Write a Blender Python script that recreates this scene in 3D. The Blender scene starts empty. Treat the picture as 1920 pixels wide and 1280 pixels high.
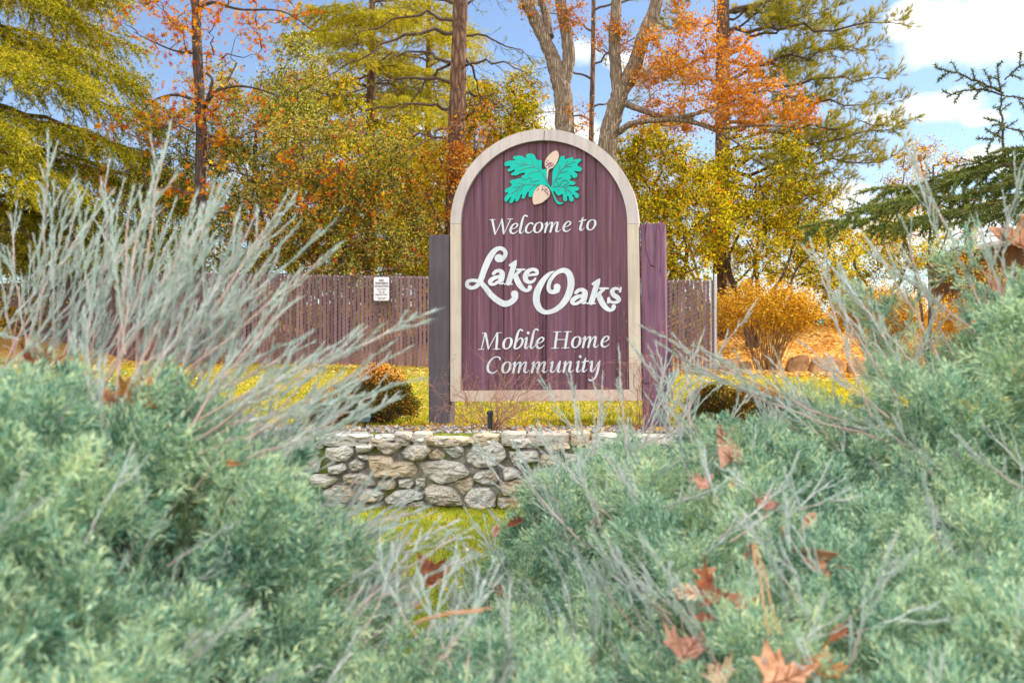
import bpy, math, random
import numpy as np
from mathutils import Vector, Matrix
from mathutils.geometry import tessellate_polygon

random.seed(11)
rng = np.random.default_rng(11)
scene = bpy.context.scene
COL = scene.collection

# ------------------------------------------------------------------ camera
F = 1920 * 35.0 / 36.0            # focal length in photo pixels
CZ = 0.80                         # eye height over the lower lawn
PITCH = math.atan(50 / F)
CP, SP = math.cos(PITCH), math.sin(PITCH)
cam_d = bpy.data.cameras.new('camera')
cam = bpy.data.objects.new('camera', cam_d)
COL.objects.link(cam)
cam.location = (0, 0, CZ)
cam.rotation_euler = (math.pi / 2 + PITCH, 0, 0)
cam_d.lens = 35
cam_d.sensor_width = 36
cam_d.clip_start = 0.02
cam_d.clip_end = 3000
cam_d.dof.use_dof = True
cam_d.dof.focus_distance = 6.5
cam_d.dof.aperture_fstop = 5.6
scene.camera = cam

# ------------------------------------------------------------------ light
SUN_AZ, SUN_EL = math.radians(74), math.radians(33)   # azimuth from +Y towards +X
sd = Vector((math.sin(SUN_AZ) * math.cos(SUN_EL), math.cos(SUN_AZ) * math.cos(SUN_EL), math.sin(SUN_EL)))
sl = bpy.data.lights.new('sun', 'SUN')
sl.energy = 5.0
sl.angle = math.radians(0.5)
sl.color = (1.0, 0.90, 0.72)
sun = bpy.data.objects.new('sun', sl)
COL.objects.link(sun)
sun.location = (30, 16, 25)
sun.rotation_euler = (-sd).to_track_quat('-Z', 'Y').to_euler()

scene.view_settings.view_transform = 'Standard'
scene.view_settings.look = 'None'
scene.view_settings.gamma = 1
scene.view_settings.exposure = 0.75
scene.view_settings.use_curve_mapping = False
scene.cycles.max_bounces = 7
scene.cycles.diffuse_bounces = 4
scene.cycles.transmission_bounces = 4
scene.cycles.glossy_bounces = 2
scene.cycles.use_denoising = True


def ray(px, py):
    cx, cz = (px - 960) / F, (640 - py) / F
    return np.array([cx, CP - cz * SP, SP + cz * CP])


def P(px, py, Y):
    """point of the place seen at photo pixel (px, py), Y metres ahead"""
    d = ray(px, py)
    t = Y / d[1]
    return np.array([d[0] * t, Y, CZ + d[2] * t])


# ------------------------------------------------------------------ nodes
class NT:
    def __init__(self, tree):
        self.t = tree
        tree.nodes.clear()

    def n(self, typ, **kw):
        nd = self.t.nodes.new(typ)
        for k, v in kw.items():
            if k.startswith('i_'):
                nd.inputs[k[2:].replace('_', ' ')].default_value = v
            else:
                setattr(nd, k, v)
        return nd

    def l(self, a, b):
        self.t.links.new(a, b)

    def math(self, op, a, b=None, clamp=False):
        nd = self.t.nodes.new('ShaderNodeMath')
        nd.operation = op
        nd.use_clamp = clamp
        for i, v in enumerate((a, b)):
            if v is None:
                continue
            if isinstance(v, (int, float)):
                nd.inputs[i].default_value = v
            else:
                self.l(v, nd.inputs[i])
        return nd.outputs[0]

    def ramp(self, fac, stops, interp='LINEAR'):
        nd = self.t.nodes.new('ShaderNodeValToRGB')
        nd.color_ramp.interpolation = interp
        el = nd.color_ramp.elements
        while len(el) < len(stops):
            el.new(0.5)
        for e, (p, c) in zip(el, stops):
            e.position = p
            e.color = (c[0], c[1], c[2], 1) if not isinstance(c, (int, float)) else (c, c, c, 1)
        self.l(fac, nd.inputs[0])
        return nd.outputs[0]

    def mix(self, fac, a, b, blend='MIX'):
        nd = self.t.nodes.new('ShaderNodeMix')
        nd.data_type = 'RGBA'
        nd.blend_type = blend
        if isinstance(fac, (int, float)):
            nd.inputs[0].default_value = fac
        else:
            self.l(fac, nd.inputs[0])
        for i, v in ((6, a), (7, b)):
            if isinstance(v, (tuple, list)):
                nd.inputs[i].default_value = (v[0], v[1], v[2], 1)
            else:
                self.l(v, nd.inputs[i])
        return nd.outputs[2]

    def coord(self, scale=(1, 1, 1), which='Object'):
        tc = self.t.nodes.new('ShaderNodeTexCoord')
        mp = self.t.nodes.new('ShaderNodeMapping')
        mp.inputs['Scale'].default_value = scale
        self.l(tc.outputs[which], mp.inputs[0])
        return mp.outputs[0]

    def noise(self, vec, scale, detail=4, rough=0.55, dist=0.0):
        nd = self.t.nodes.new('ShaderNodeTexNoise')
        nd.inputs['Scale'].default_value = scale
        nd.inputs['Detail'].default_value = detail
        nd.inputs['Roughness'].default_value = rough
        nd.inputs['Distortion'].default_value = dist
        self.l(vec, nd.inputs['Vector'])
        return nd.outputs['Fac']


def new_mat(name):
    m = bpy.data.materials.new(name)
    m.use_nodes = True
    return m, NT(m.node_tree)


def principled(nt, color, rough=0.7, bump=None, bstr=0.4, bdist=0.01, metal=0.0, spec=0.4):
    p = nt.n('ShaderNodeBsdfPrincipled')
    if isinstance(color, (tuple, list)):
        p.inputs['Base Color'].default_value = (*color[:3], 1)
    else:
        nt.l(color, p.inputs['Base Color'])
    if isinstance(rough, (int, float)):
        p.inputs['Roughness'].default_value = rough
    else:
        nt.l(rough, p.inputs['Roughness'])
    p.inputs['Metallic'].default_value = metal
    p.inputs['Specular IOR Level'].default_value = spec
    if bump is not None:
        b = nt.n('ShaderNodeBump')
        b.inputs['Strength'].default_value = bstr
        b.inputs['Distance'].default_value = bdist
        nt.l(bump, b.inputs['Height'])
        nt.l(b.outputs[0], p.inputs['Normal'])
    o = nt.n('ShaderNodeOutputMaterial')
    nt.l(p.outputs[0], o.inputs[0])
    return p


def leaf_mat(name, cols, trans=0.5, tboost=(1.5, 1.35, 0.7), gloss=0.0, clump=0.0, cscale=1.5):
    """cols: list of (position, colour) picked leaf by leaf"""
    m, nt = new_mat(name)
    g = nt.n('ShaderNodeNewGeometry')
    fac = g.outputs['Random Per Island']
    if clump:
        ns = nt.noise(nt.coord(), cscale, 2)
        ns = nt.math('MULTIPLY', nt.math('SUBTRACT', ns, 0.5), clump * 2)
        fac = nt.math('ADD', fac, ns, True)
    c = nt.ramp(fac, cols)
    d = nt.n('ShaderNodeBsdfDiffuse')
    nt.l(c, d.inputs[0])
    t = nt.n('ShaderNodeBsdfTranslucent')
    cb = nt.mix(1.0, c, tboost, 'MULTIPLY')
    nt.l(cb, t.inputs[0])
    mx = nt.n('ShaderNodeMixShader')
    mx.inputs[0].default_value = trans
    nt.l(d.outputs[0], mx.inputs[1])
    nt.l(t.outputs[0], mx.inputs[2])
    out = mx.outputs[0]
    if gloss:
        gl = nt.n('ShaderNodeBsdfGlossy')
        gl.inputs['Roughness'].default_value = 0.45
        m2 = nt.n('ShaderNodeMixShader')
        m2.inputs[0].default_value = gloss
        nt.l(out, m2.inputs[1])
        nt.l(gl.outputs[0], m2.inputs[2])
        out = m2.outputs[0]
    o = nt.n('ShaderNodeOutputMaterial')
    nt.l(out, o.inputs[0])
    return m


def bark_mat(name, dark, light, scale=9, vert=0.22, bstr=0.9):
    m, nt = new_mat(name)
    v = nt.coord((1, 1, vert))
    a = nt.noise(v, scale * 2.2, 6, 0.65, 0.6)
    vo = nt.n('ShaderNodeTexVoronoi')
    vo.feature = 'DISTANCE_TO_EDGE'
    vo.inputs['Scale'].default_value = scale * 1.6
    nt.l(v, vo.inputs['Vector'])
    e = nt.math('MULTIPLY', vo.outputs['Distance'], 2.2, True)
    h = nt.math('MULTIPLY', a, nt.math('ADD', e, 0.25))
    c = nt.ramp(h, [(0.12, dark), (0.62, light)])
    principled(nt, c, 0.9, h, bstr, 0.03)
    return m


def plain_mat(name, col, rough=0.6, var=0.15, scale=20, metal=0.0, bstr=0.15, stretch=(1, 1, 1), spec=0.4):
    m, nt = new_mat(name)
    ns = nt.noise(nt.coord(stretch), scale, 5, 0.6)
    lo = tuple(max(0, c * (1 - var)) for c in col)
    hi = tuple(min(1, c * (1 + var)) for c in col)
    c = nt.ramp(ns, [(0.3, lo), (0.7, hi)])
    principled(nt, c, rough, ns, bstr, 0.004, metal, spec)
    return m


# ------------------------------------------------------------------ sky
world = bpy.data.worlds.new('World')
scene.world = world
world.use_nodes = True
W = NT(world.node_tree)
sky = W.n('ShaderNodeTexSky')
sky.sky_type = 'NISHITA'
sky.sun_disc = False
sky.sun_elevation = SUN_EL
sky.sun_rotation = SUN_AZ
sky.air_density = 1.0
sky.dust_density = 0.25
sky.ozone_density = 1.6
tc = W.n('ShaderNodeTexCoord')
DIR = tc.outputs['Generated']
nz = W.n('ShaderNodeTexNoise')
nz.inputs['Scale'].default_value = 10.0
nz.inputs['Detail'].default_value = 7
nz.inputs['Roughness'].default_value = 0.55
W.l(DIR, nz.inputs['Vector'])
nzf = nz.outputs['Fac']


def vmath(op, a, b):
    nd = W.n('ShaderNodeVectorMath', operation=op)
    for i, v in enumerate((a, b)):
        if isinstance(v, (tuple, list, np.ndarray, Vector)):
            nd.inputs[i].default_value = tuple(float(q) for q in v)
        else:
            W.l(v, nd.inputs[i])
    return nd


CLOUDS = [  # px, py, half width, half height of cumulus banks over the site
    (1830, 55, 130, 62), (1940, 30, 150, 80), (1750, 205, 95, 38), (1670, 222, 48, 22), (1840, 222, 48, 18), (1590, 362, 62, 34),
    (1860, 300, 60, 30), (1700, 40, 55, 40), (1090, 95, 60, 50), (1160, 120, 50, 34), (1060, 250, 120, 60),
    (790, 230, 100, 30), (120, 470, 200, 60), (1800, 430, 260, 50), (700, 330, 260, 40),
]
total = None
for (px, py, hw, hh) in CLOUDS:
    c = ray(px, py)
    c = c / np.linalg.norm(c)
    df = vmath('SUBTRACT', DIR, c)
    sc_ = vmath('MULTIPLY', df.outputs[0], (F / hw, F / hw, F / hh))
    ln = W.n('ShaderNodeVectorMath', operation='LENGTH')
    W.l(sc_.outputs[0], ln.inputs[0])
    v = W.math('SUBTRACT', 1.0, ln.outputs['Value'])
    total = v if total is None else W.math('MAXIMUM', total, v)
shaped = W.math('ADD', total, W.math('MULTIPLY', W.math('SUBTRACT', nzf, 0.54), 2.4))
m1 = W.math('MULTIPLY', shaped, 1.9, True)
# unseen broken cloud deck behind the viewer and overhead, added as fill light
nz2 = W.n('ShaderNodeTexNoise')
nz2.inputs['Scale'].default_value = 2.2
nz2.inputs['Detail'].default_value = 6
W.l(DIR, nz2.inputs['Vector'])
sep = W.n('ShaderNodeSeparateXYZ')
W.l(DIR, sep.inputs[0])
back = W.math('MULTIPLY', W.math('SUBTRACT', 0.50, sep.outputs['Y']), 1.4, True)
deck = W.math('ADD', nz2.outputs['Fac'], W.math('MULTIPLY', back, 0.30))
m2 = W.math('MULTIPLY', W.math('SUBTRACT', deck, 0.50), 6.0, True)
m2 = W.math('MULTIPLY', m2, back)
mask = W.math('MAXIMUM', m1, m2)
skyt = W.mix(1.0, sky.outputs[0], (1.42, 1.42, 1.50), 'MULTIPLY')
shade = W.ramp(nzf, [(0.30, (8.2, 8.5, 9.2)), (0.62, (10.6, 10.6, 10.6))])
CLOUD_GAIN = 1.0
cl = W.mix(1.0, (1, 1, 1), (10.4 * CLOUD_GAIN, 10.6 * CLOUD_GAIN, 11.2 * CLOUD_GAIN), 'MULTIPLY')
# the added deck is brightened, most overhead, to lift the shaded fronts
hi = W.math('MULTIPLY', sep.outputs['Z'], 1.5, True)
clb = W.mix(m2, cl, W.mix(hi, (14.5, 14.2, 14.0), (27.0, 26.0, 25.0)))
colr = W.mix(mask, skyt, clb)
bg = W.n('ShaderNodeBackground')
bg.inputs['Strength'].default_value = 0.085
W.l(colr, bg.inputs[0])
wo = W.n('ShaderNodeOutputWorld')
W.l(bg.outputs[0], wo.inputs[0])

# ------------------------------------------------------------------ object helpers
ORG = {}


def tagobj(o, label=None, cat=None, group=None, kind=None):
    if label:
        o['label'] = label
    if cat:
        o['category'] = cat
    if group:
        o['group'] = group
    if kind:
        o['kind'] = kind
    return o


def thing(name, label, cat, loc, group=None, kind=None):
    o = bpy.data.objects.new(name, None)
    o.empty_display_size = 0.1
    COL.objects.link(o)
    o.location = [float(v) for v in loc]
    ORG[o.name] = np.array(loc, float)
    return tagobj(o, label, cat, group, kind)


class Geo:
    def __init__(self):
        self.v, self.f, self.m, self.n = [], [], [], 0

    def add(self, v, f, m=0):
        v = np.asarray(v, float).reshape(-1, 3)
        if isinstance(f, np.ndarray):
            fl = [f]
        else:
            by = {}
            for q in f:
                by.setdefault(len(q), []).append(q)
            fl = [np.array(q, int) for q in by.values()]
        for a in fl:
            self.f.append(a + self.n)
            self.m.append(np.full(len(a), m, np.int32))
        self.v.append(v)
        self.n += len(v)
        return self

    def build(self, name, mats, parent=None, smooth=False, loc=None):
        if not isinstance(mats, (list, tuple)):
            mats = [mats]
        V = np.concatenate(self.v)
        me = bpy.data.meshes.new(name)
        if parent is not None:
            org = ORG[parent.name]
        else:
            org = np.array(loc, float) if loc is not None else np.zeros(3)
        V = V - org
        loops = np.concatenate([a.ravel() for a in self.f]).astype(np.int32)
        tot = np.concatenate([np.full(len(a), a.shape[1], np.int32) for a in self.f])
        st = np.concatenate([[0], np.cumsum(tot)[:-1]]).astype(np.int32)
        me.vertices.add(len(V))
        me.vertices.foreach_set('co', V.astype(np.float32).ravel())
        me.loops.add(len(loops))
        me.loops.foreach_set('vertex_index', loops)
        me.polygons.add(len(tot))
        me.polygons.foreach_set('loop_start', st)
        me.polygons.foreach_set('loop_total', tot)
        me.polygons.foreach_set('material_index', np.concatenate(self.m))
        me.polygons.foreach_set('use_smooth', np.full(len(tot), bool(smooth)))
        me.update(calc_edges=True)
        for m in mats:
            me.materials.append(m)
        o = bpy.data.objects.new(name, me)
        COL.objects.link(o)
        if parent is not None:
            o.parent = parent
        elif loc is not None:
            o.location = [float(q) for q in loc]
        ORG[o.name] = org
        return o


def unit(v):
    v = np.asarray(v, float)
    return v / (np.linalg.norm(v, axis=-1, keepdims=True) + 1e-12)


def box(g, c, s, m=0, rot=None, bev=0.0):
    x, y, z = [q / 2 for q in s]
    if bev <= 0:
        v = np.array([[a, b, d] for a in (-x, x) for b in (-y, y) for d in (-z, z)])
        f = [(0, 1, 3, 2), (4, 6, 7, 5), (0, 4, 5, 1), (2, 3, 7, 6), (0, 2, 6, 4), (1, 5, 7, 3)]
    else:
        b_ = bev
        v, f = [], []
        lay = [(-z, b_), (-z + b_, 0), (z - b_, 0), (z, b_)]
        for zz, ins in lay:
            X, Yv = x - ins, y - ins
            k = b_
            for (sx, sy) in ((-1, -1), (1, -1), (1, 1), (-1, 1)):
                if sx * sy > 0:
                    v += [(sx * X, sy * (Yv - k), zz), (sx * (X - k), sy * Yv, zz)]
                else:
                    v += [(sx * (X - k), sy * Yv, zz), (sx * X, sy * (Yv - k), zz)]
        v = np.array(v)
        for L in range(3):
            for i in range(8):
                j = (i + 1) % 8
                f.append((L * 8 + i, L * 8 + j, L * 8 + 8 + j, L * 8 + 8 + i))
        f.append(tuple(range(7, -1, -1)))
        f.append(tuple(range(24, 32)))
    if rot is not None:
        v = v @ np.array(rot).T
    g.add(v + np.array(c), f, m)


def tube(g, pts, rad, sides=6, m=0, cap=True, ell=None):
    pts = np.asarray(pts, float)
    n = len(pts)
    rad = np.broadcast_to(np.asarray(rad, float), (n,))
    t = np.gradient(pts, axis=0)
    t = unit(t)
    ref = np.array([0.0, 0, 1]) if abs(t[0][2]) < 0.9 else np.array([1.0, 0, 0])
    a = unit(np.cross(t, ref))
    bad = np.linalg.norm(np.cross(t, ref), axis=1) < 0.15
    if bad.any():
        a0 = a[0]
        aa = []
        for i in range(n):
            a0 = unit(a0 - t[i] * np.dot(a0, t[i]))
            aa.append(a0)
        a = np.array(aa)
    b = np.cross(t, a)
    th = np.arange(sides) * 2 * math.pi / sides
    ring = a[:, None, :] * np.cos(th)[None, :, None] + b[:, None, :] * np.sin(th)[None, :, None]
    if ell is not None:
        ring = ring * ell[:, :, None]
    v = pts[:, None, :] + ring * rad[:, None, None]
    v = v.reshape(-1, 3)
    i = np.arange(n - 1)[:, None] * sides
    k = np.arange(sides)[None, :]
    k2 = (k + 1) % sides
    f = np.stack([i + k, i + k2, i + sides + k2, i + sides + k], -1).reshape(-1, 4)
    g.add(v, f, m)
    if cap:
        g.add(v[:sides][::-1], [tuple(range(sides))], m)
        g.add(v[-sides:], [tuple(range(sides))], m)


def catmull(pts, n=8, closed=False):
    p = np.asarray(pts, float)
    N = len(p)
    out = []
    rngi = range(N if closed else N - 1)
    for i in rngi:
        if closed:
            p0, p1, p2, p3 = p[(i - 1) % N], p[i], p[(i + 1) % N], p[(i + 2) % N]
        else:
            p0, p1, p2, p3 = p[max(i - 1, 0)], p[i], p[i + 1], p[min(i + 2, N - 1)]
        for k in range(n):
            t = k / n
            out.append(0.5 * ((2 * p1) + (-p0 + p2) * t + (2 * p0 - 5 * p1 + 4 * p2 - p3) * t * t + (-p0 + 3 * p1 - 3 * p2 + p3) * t ** 3))
    if not closed:
        out.append(p[-1])
    return np.array(out)


def rand_rot(n):
    q = rng.normal(size=(n, 4))
    q /= np.linalg.norm(q, axis=1, keepdims=True)
    w, x, y, z = q.T
    return np.stack([1 - 2 * (y * y + z * z), 2 * (x * y - z * w), 2 * (x * z + y * w),
                     2 * (x * y + z * w), 1 - 2 * (x * x + z * z), 2 * (y * z - x * w),
                     2 * (x * z - y * w), 2 * (y * z + x * w), 1 - 2 * (x * x + y * y)], -1).reshape(n, 3, 3)


def frames(d, roll=None):
    """rotation matrices whose Y axis follows d"""
    d = unit(d)
    r = rng.normal(size=d.shape)
    a = unit(np.cross(d, r))
    b = np.cross(a, d)
    return np.stack([a, d, b], -1)


def scatter(g, pos, R, scale, tv, tf, m=0):
    n = len(pos)
    if n == 0:
        return
    scale = np.broadcast_to(np.asarray(scale, float), (n,))
    v = np.einsum('nij,kj->nki', R, tv) * scale[:, None, None] + pos[:, None, :]
    k = len(tv)
    f = (np.asarray(tf)[None] + (np.arange(n) * k)[:, None, None]).reshape(-1, np.asarray(tf).shape[1])
    g.add(v.reshape(-1, 3), f, m)


LEAF = (np.array([[0, 0, 0], [-.30, .45, .09], [0, 1, -.05], [.30, .45, .09]]), np.array([[0, 1, 2], [0, 2, 3]]))
_s = []
for i in range(5):
    a = math.pi / 2 + (i - 2) * math.radians(62)
    r = (0.85, 0.95, 1.0, 0.95, 0.85)[i]
    _s.append((a, r))
_v = [(0, 0, 0)]
_f = []
for a, r in _s:
    b = len(_v)
    _v += [(0.34 * math.cos(a - .50), 0.34 * math.sin(a - .50), .03), (r * math.cos(a), r * math.sin(a), -.10), (0.34 * math.cos(a + .50), 0.34 * math.sin(a + .50), .03)]
    _f.append((0, b, b + 1, b + 2))
STAR = (np.array(_v), np.array(_f))


def blades(g, pos, d, length, width, m=0):
    """thin triangular blades rooted at pos pointing along d"""
    n = len(pos)
    d = unit(d)
    r = unit(np.cross(d, rng.normal(size=(n, 3))))
    length = np.broadcast_to(np.asarray(length, float), (n,))[:, None]
    width = np.broadcast_to(np.asarray(width, float), (n,))[:, None]
    v = np.stack([pos - r * width / 2, pos + r * width / 2, pos + d * length], 1)
    g.add(v.reshape(-1, 3), np.arange(3 * n).reshape(-1, 3), m)


def on_segments(A, B, dens, jitter=0.0):
    L = np.linalg.norm(B - A, axis=1)
    cnt = rng.poisson(L * dens)
    idx = np.repeat(np.arange(len(A)), cnt)
    t = rng.random(len(idx))[:, None]
    return A[idx] + (B - A)[idx] * t, unit((B - A)[idx]), idx, t[:, 0]


def snoise(p, s, seed=0, octs=3):
    """cheap smooth noise, -1..1, from sums of sines"""
    r = np.random.default_rng(seed)
    out = 0
    amp = 1.0
    tot = 0
    p = np.asarray(p, float)
    for o in range(octs):
        for _ in range(4):
            k = r.normal(size=p.shape[-1]) * s * (1.9 ** o)
            out = out + amp * np.sin(p @ k + r.random() * 6.28)
        tot += amp * 2.2
        amp *= 0.55
    return out / tot


# ------------------------------------------------------------------ terrain
def fence_z(x):
    return 0.76 - 0.023 * np.clip(x, -14, 10)


def ground(x, y):
    x = np.asarray(x, float)
    y = np.asarray(y, float)
    up = 0.42 + (fence_z(x) - 0.42) * np.clip((y - 7.0) / 12.4, 0, 1)
    h = np.clip(y - 20.6, 0, None)
    hill = np.where(h < 8, 0.215 * h, 1.72 + 0.03 * np.clip(h - 8, 0, 60))
    z = up + hill * np.clip((x + 60) / 20, .3, 1)
    z = z + 0.03 * np.sin(x * .9 + 1) * np.sin(y * .55) * np.clip((y - 8) / 4, 0, 1)
    z = z + 0.05 * np.sin(x * 1.7 + y) * np.clip((y - 21) / 3, 0, 1)
    low = 0.012 * np.sin(x * 2.1) * np.cos(y * 1.6)
    return np.where(y < 5.80, low, z)

# ================================================================== GROUND
mg, nt = new_mat('ground_turf_and_litter')
vc = nt.coord()
big = nt.noise(vc, 0.9, 4)
fine = nt.noise(vc, 26, 6, 0.7)
sepc = nt.n('ShaderNodeSeparateXYZ')
nt.l(vc, sepc.inputs[0])
grass = nt.ramp(fine, [(0.30, (0.055, 0.075, 0.012)), (0.55, (0.17, 0.17, 0.02)), (0.75, (0.40, 0.30, 0.06))])
moss = nt.ramp(fine, [(0.30, (0.05, 0.09, 0.010)), (0.55, (0.20, 0.24, 0.018)), (0.8, (0.34, 0.26, 0.06))])
litter = nt.ramp(fine, [(0.32, (0.12, 0.055, 0.012)), (0.50, (0.50, 0.27, 0.05)), (0.66, (0.78, 0.55, 0.20))])
gy = nt.math('ADD', sepc.outputs['Y'], nt.math('MULTIPLY', nt.math('SUBTRACT', big, .5), 3.0))
lawnc = nt.mix(nt.math('MULTIPLY', nt.math('SUBTRACT', sepc.outputs['Y'], 5.8), 10, True), moss, grass)
rightm = nt.math('MULTIPLY', nt.math('SUBTRACT', gy, 18.9), 1.5, True)
base = nt.mix(rightm, lawnc, litter)
principled(nt, base, 0.95, fine, 0.8, 0.03)

xs = np.unique(np.concatenate([np.linspace(-400, -30, 12), np.linspace(-30, 30, 121), np.linspace(30, 400, 12)]))
ys = np.unique(np.concatenate([np.linspace(-60, 0, 7), np.linspace(0, 5.78, 20), [5.79, 5.82], np.linspace(5.9, 32, 110), np.linspace(32, 60, 15), np.linspace(60, 900, 12)]))
X, Y = np.meshgrid(xs, ys, indexing='ij')
Z = ground(X, Y)
v = np.stack([X, Y, Z], -1).reshape(-1, 3)
ny = len(ys)
i, j = np.meshgrid(np.arange(len(xs) - 1), np.arange(ny - 1), indexing='ij')
a = (i * ny + j).ravel()
g = Geo()
g.add(v, np.stack([a, a + ny, a + ny + 1, a + 1], -1))
tagobj(g.build('ground', mg, smooth=True), kind='structure')

# grass blades, one uncountable carpet
m_grass = leaf_mat('grass_blade', [(0, (0.10, 0.14, 0.01)), (0.4, (0.28, 0.31, 0.015)), (0.75, (0.62, 0.50, 0.03)), (1, (0.70, 0.48, 0.14))], 0.5, (1.35, 1.25, .5), clump=.45, cscale=1.6)
m_moss = leaf_mat('lower_grass_blade', [(0, (0.07, 0.13, 0.01)), (0.5, (0.28, 0.36, 0.015)), (0.85, (0.55, 0.48, 0.03)), (1, (0.58, 0.36, 0.10))], 0.4, (1.3, 1.2, .5), clump=.35, cscale=2.5)
g = Geo()
n = 150000
yy = 6.5 + (19.6 - 6.5) * rng.random(n) ** 1.5
xx = (rng.random(n) * 2 - 1) * (0.56 * yy + .4)
keep = (np.abs(xx) < 20)
xx, yy = xx[keep], yy[keep]
pos = np.stack([xx, yy, ground(xx, yy) - .004], -1)
d = rng.normal(size=pos.shape) * [.55, .55, .2] + [0, 0, 1]
blades(g, pos, d, .016 + .024 * rng.random(len(pos)), .006 + yy * .0006)
tagobj(g.build('upper_grass', m_grass), 'sunlit yellow green grass of the lawn behind the sign', 'grass', kind='stuff')
g = Geo()
n = 90000
yy = 1.8 + 3.9 * rng.random(n)
xx = -2.4 + 3.4 * rng.random(n)
pos = np.stack([xx, yy, ground(xx, yy) - .003], -1)
d = rng.normal(size=pos.shape) * [.6, .6, .2] + [0, 0, 1]
blades(g, pos, d, .012 + .022 * rng.random(n), .0045)
tagobj(g.build('lower_grass', m_moss), 'short mossy green grass at the foot of the stone wall', 'grass', kind='stuff')

# fallen leaves on lawn and hillside, uncountable
m_lit = leaf_mat('dry_leaf_litter', [(0, (0.16, 0.06, 0.02)), (0.35, (0.55, 0.25, 0.04)), (0.65, (0.78, 0.50, 0.10)), (1, (0.90, 0.76, 0.48))], 0.35, (1.3, 1.1, .7))
g = Geo()


def litter_at(n, x0, x1, y0, y1, size, lift=.01):
    x = x0 + (x1 - x0) * rng.random(n)
    y = y0 + (y1 - y0) * rng.random(n)
    pos = np.stack([x, y, ground(x, y) + lift * rng.random(n)], -1)
    d = rng.normal(size=pos.shape) * [1, 1, .25]
    R = frames(d)
    up = R[:, :, 2]
    R[:, :, 2] = unit(up * [.5, .5, .5] + np.sign(up[:, 2:3] + 1e-6) * [0, 0, 1.0])
    R[:, :, 0] = np.cross(R[:, :, 1], R[:, :, 2])
    scatter(g, pos, R, size * (.6 + .8 * rng.random(n)), *STAR)


litter_at(26000, 3.2, 15, 18.4, 30, .060, .10)
litter_at(3500, -16, 3.2, 19.8, 30, .055, .05)
litter_at(1500, -12, 4, 17.2, 19.6, .045)
litter_at(2600, -6, 4.5, 6.6, 17, .032)
litter_at(2500, -12, 9, 15.5, 19.8, .05)
litter_at(1300, -3, 3, 5.85, 6.6, .024, .02)
litter_at(60, -.9, .5, 3.2, 5.6, .022, .02)
tagobj(g.build('leaf_litter', m_lit), 'carpet of fallen orange and tan leaves on the bank and lawn', 'fallen leaves', kind='stuff')

# ================================================================== STONE WALL
m_stone, nt = new_mat('fieldstone')
gi = nt.n('ShaderNodeNewGeometry').outputs['Random Per Island']
vc = nt.coord()
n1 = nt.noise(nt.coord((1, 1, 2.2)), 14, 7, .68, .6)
n2 = nt.noise(vc, 4.5, 4)
n3 = nt.noise(vc, 60, 4, .7)
tint = nt.ramp(gi, [(0, (.54, .535, .51)), (.4, (.60, .59, .56)), (.66, (.50, .48, .44)), (.84, (.57, .47, .34)), (1, (.42, .40, .38))])
och = nt.mix(nt.math('MULTIPLY', nt.math('SUBTRACT', n2, .56), 7, True), tint, (.50, .30, .12))
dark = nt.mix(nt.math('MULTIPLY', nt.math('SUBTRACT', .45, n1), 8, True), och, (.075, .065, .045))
pale = nt.mix(nt.math('MULTIPLY', nt.math('SUBTRACT', n3, .60), 4, True), dark, (.66, .64, .58))
hh = nt.math('ADD', n1, nt.math('MULTIPLY', n3, .35))
principled(nt, pale, .9, hh, 1.0, .045)
m_mort, nt = new_mat('mortar_and_moss')
vc = nt.coord()
n1 = nt.noise(vc, 30, 5, .7)
n2 = nt.noise(vc, 7, 3)
c = nt.ramp(n1, [(.3, (.10, .085, .07)), (.6, (.30, .28, .27)), (.75, (.45, .43, .43))])
c = nt.mix(nt.math('MULTIPLY', nt.math('SUBTRACT', n2, .50), 8, True), c, (.11, .14, .015))
principled(nt, c, .95, n1, .9, .02)

WY = 5.70


def wall_uv(zx, zy):
    px, py = 500 + zx / 2.909, 660 + zy / 2.909
    p = P(px, py, WY)
    return p[0], p[2]


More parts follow.
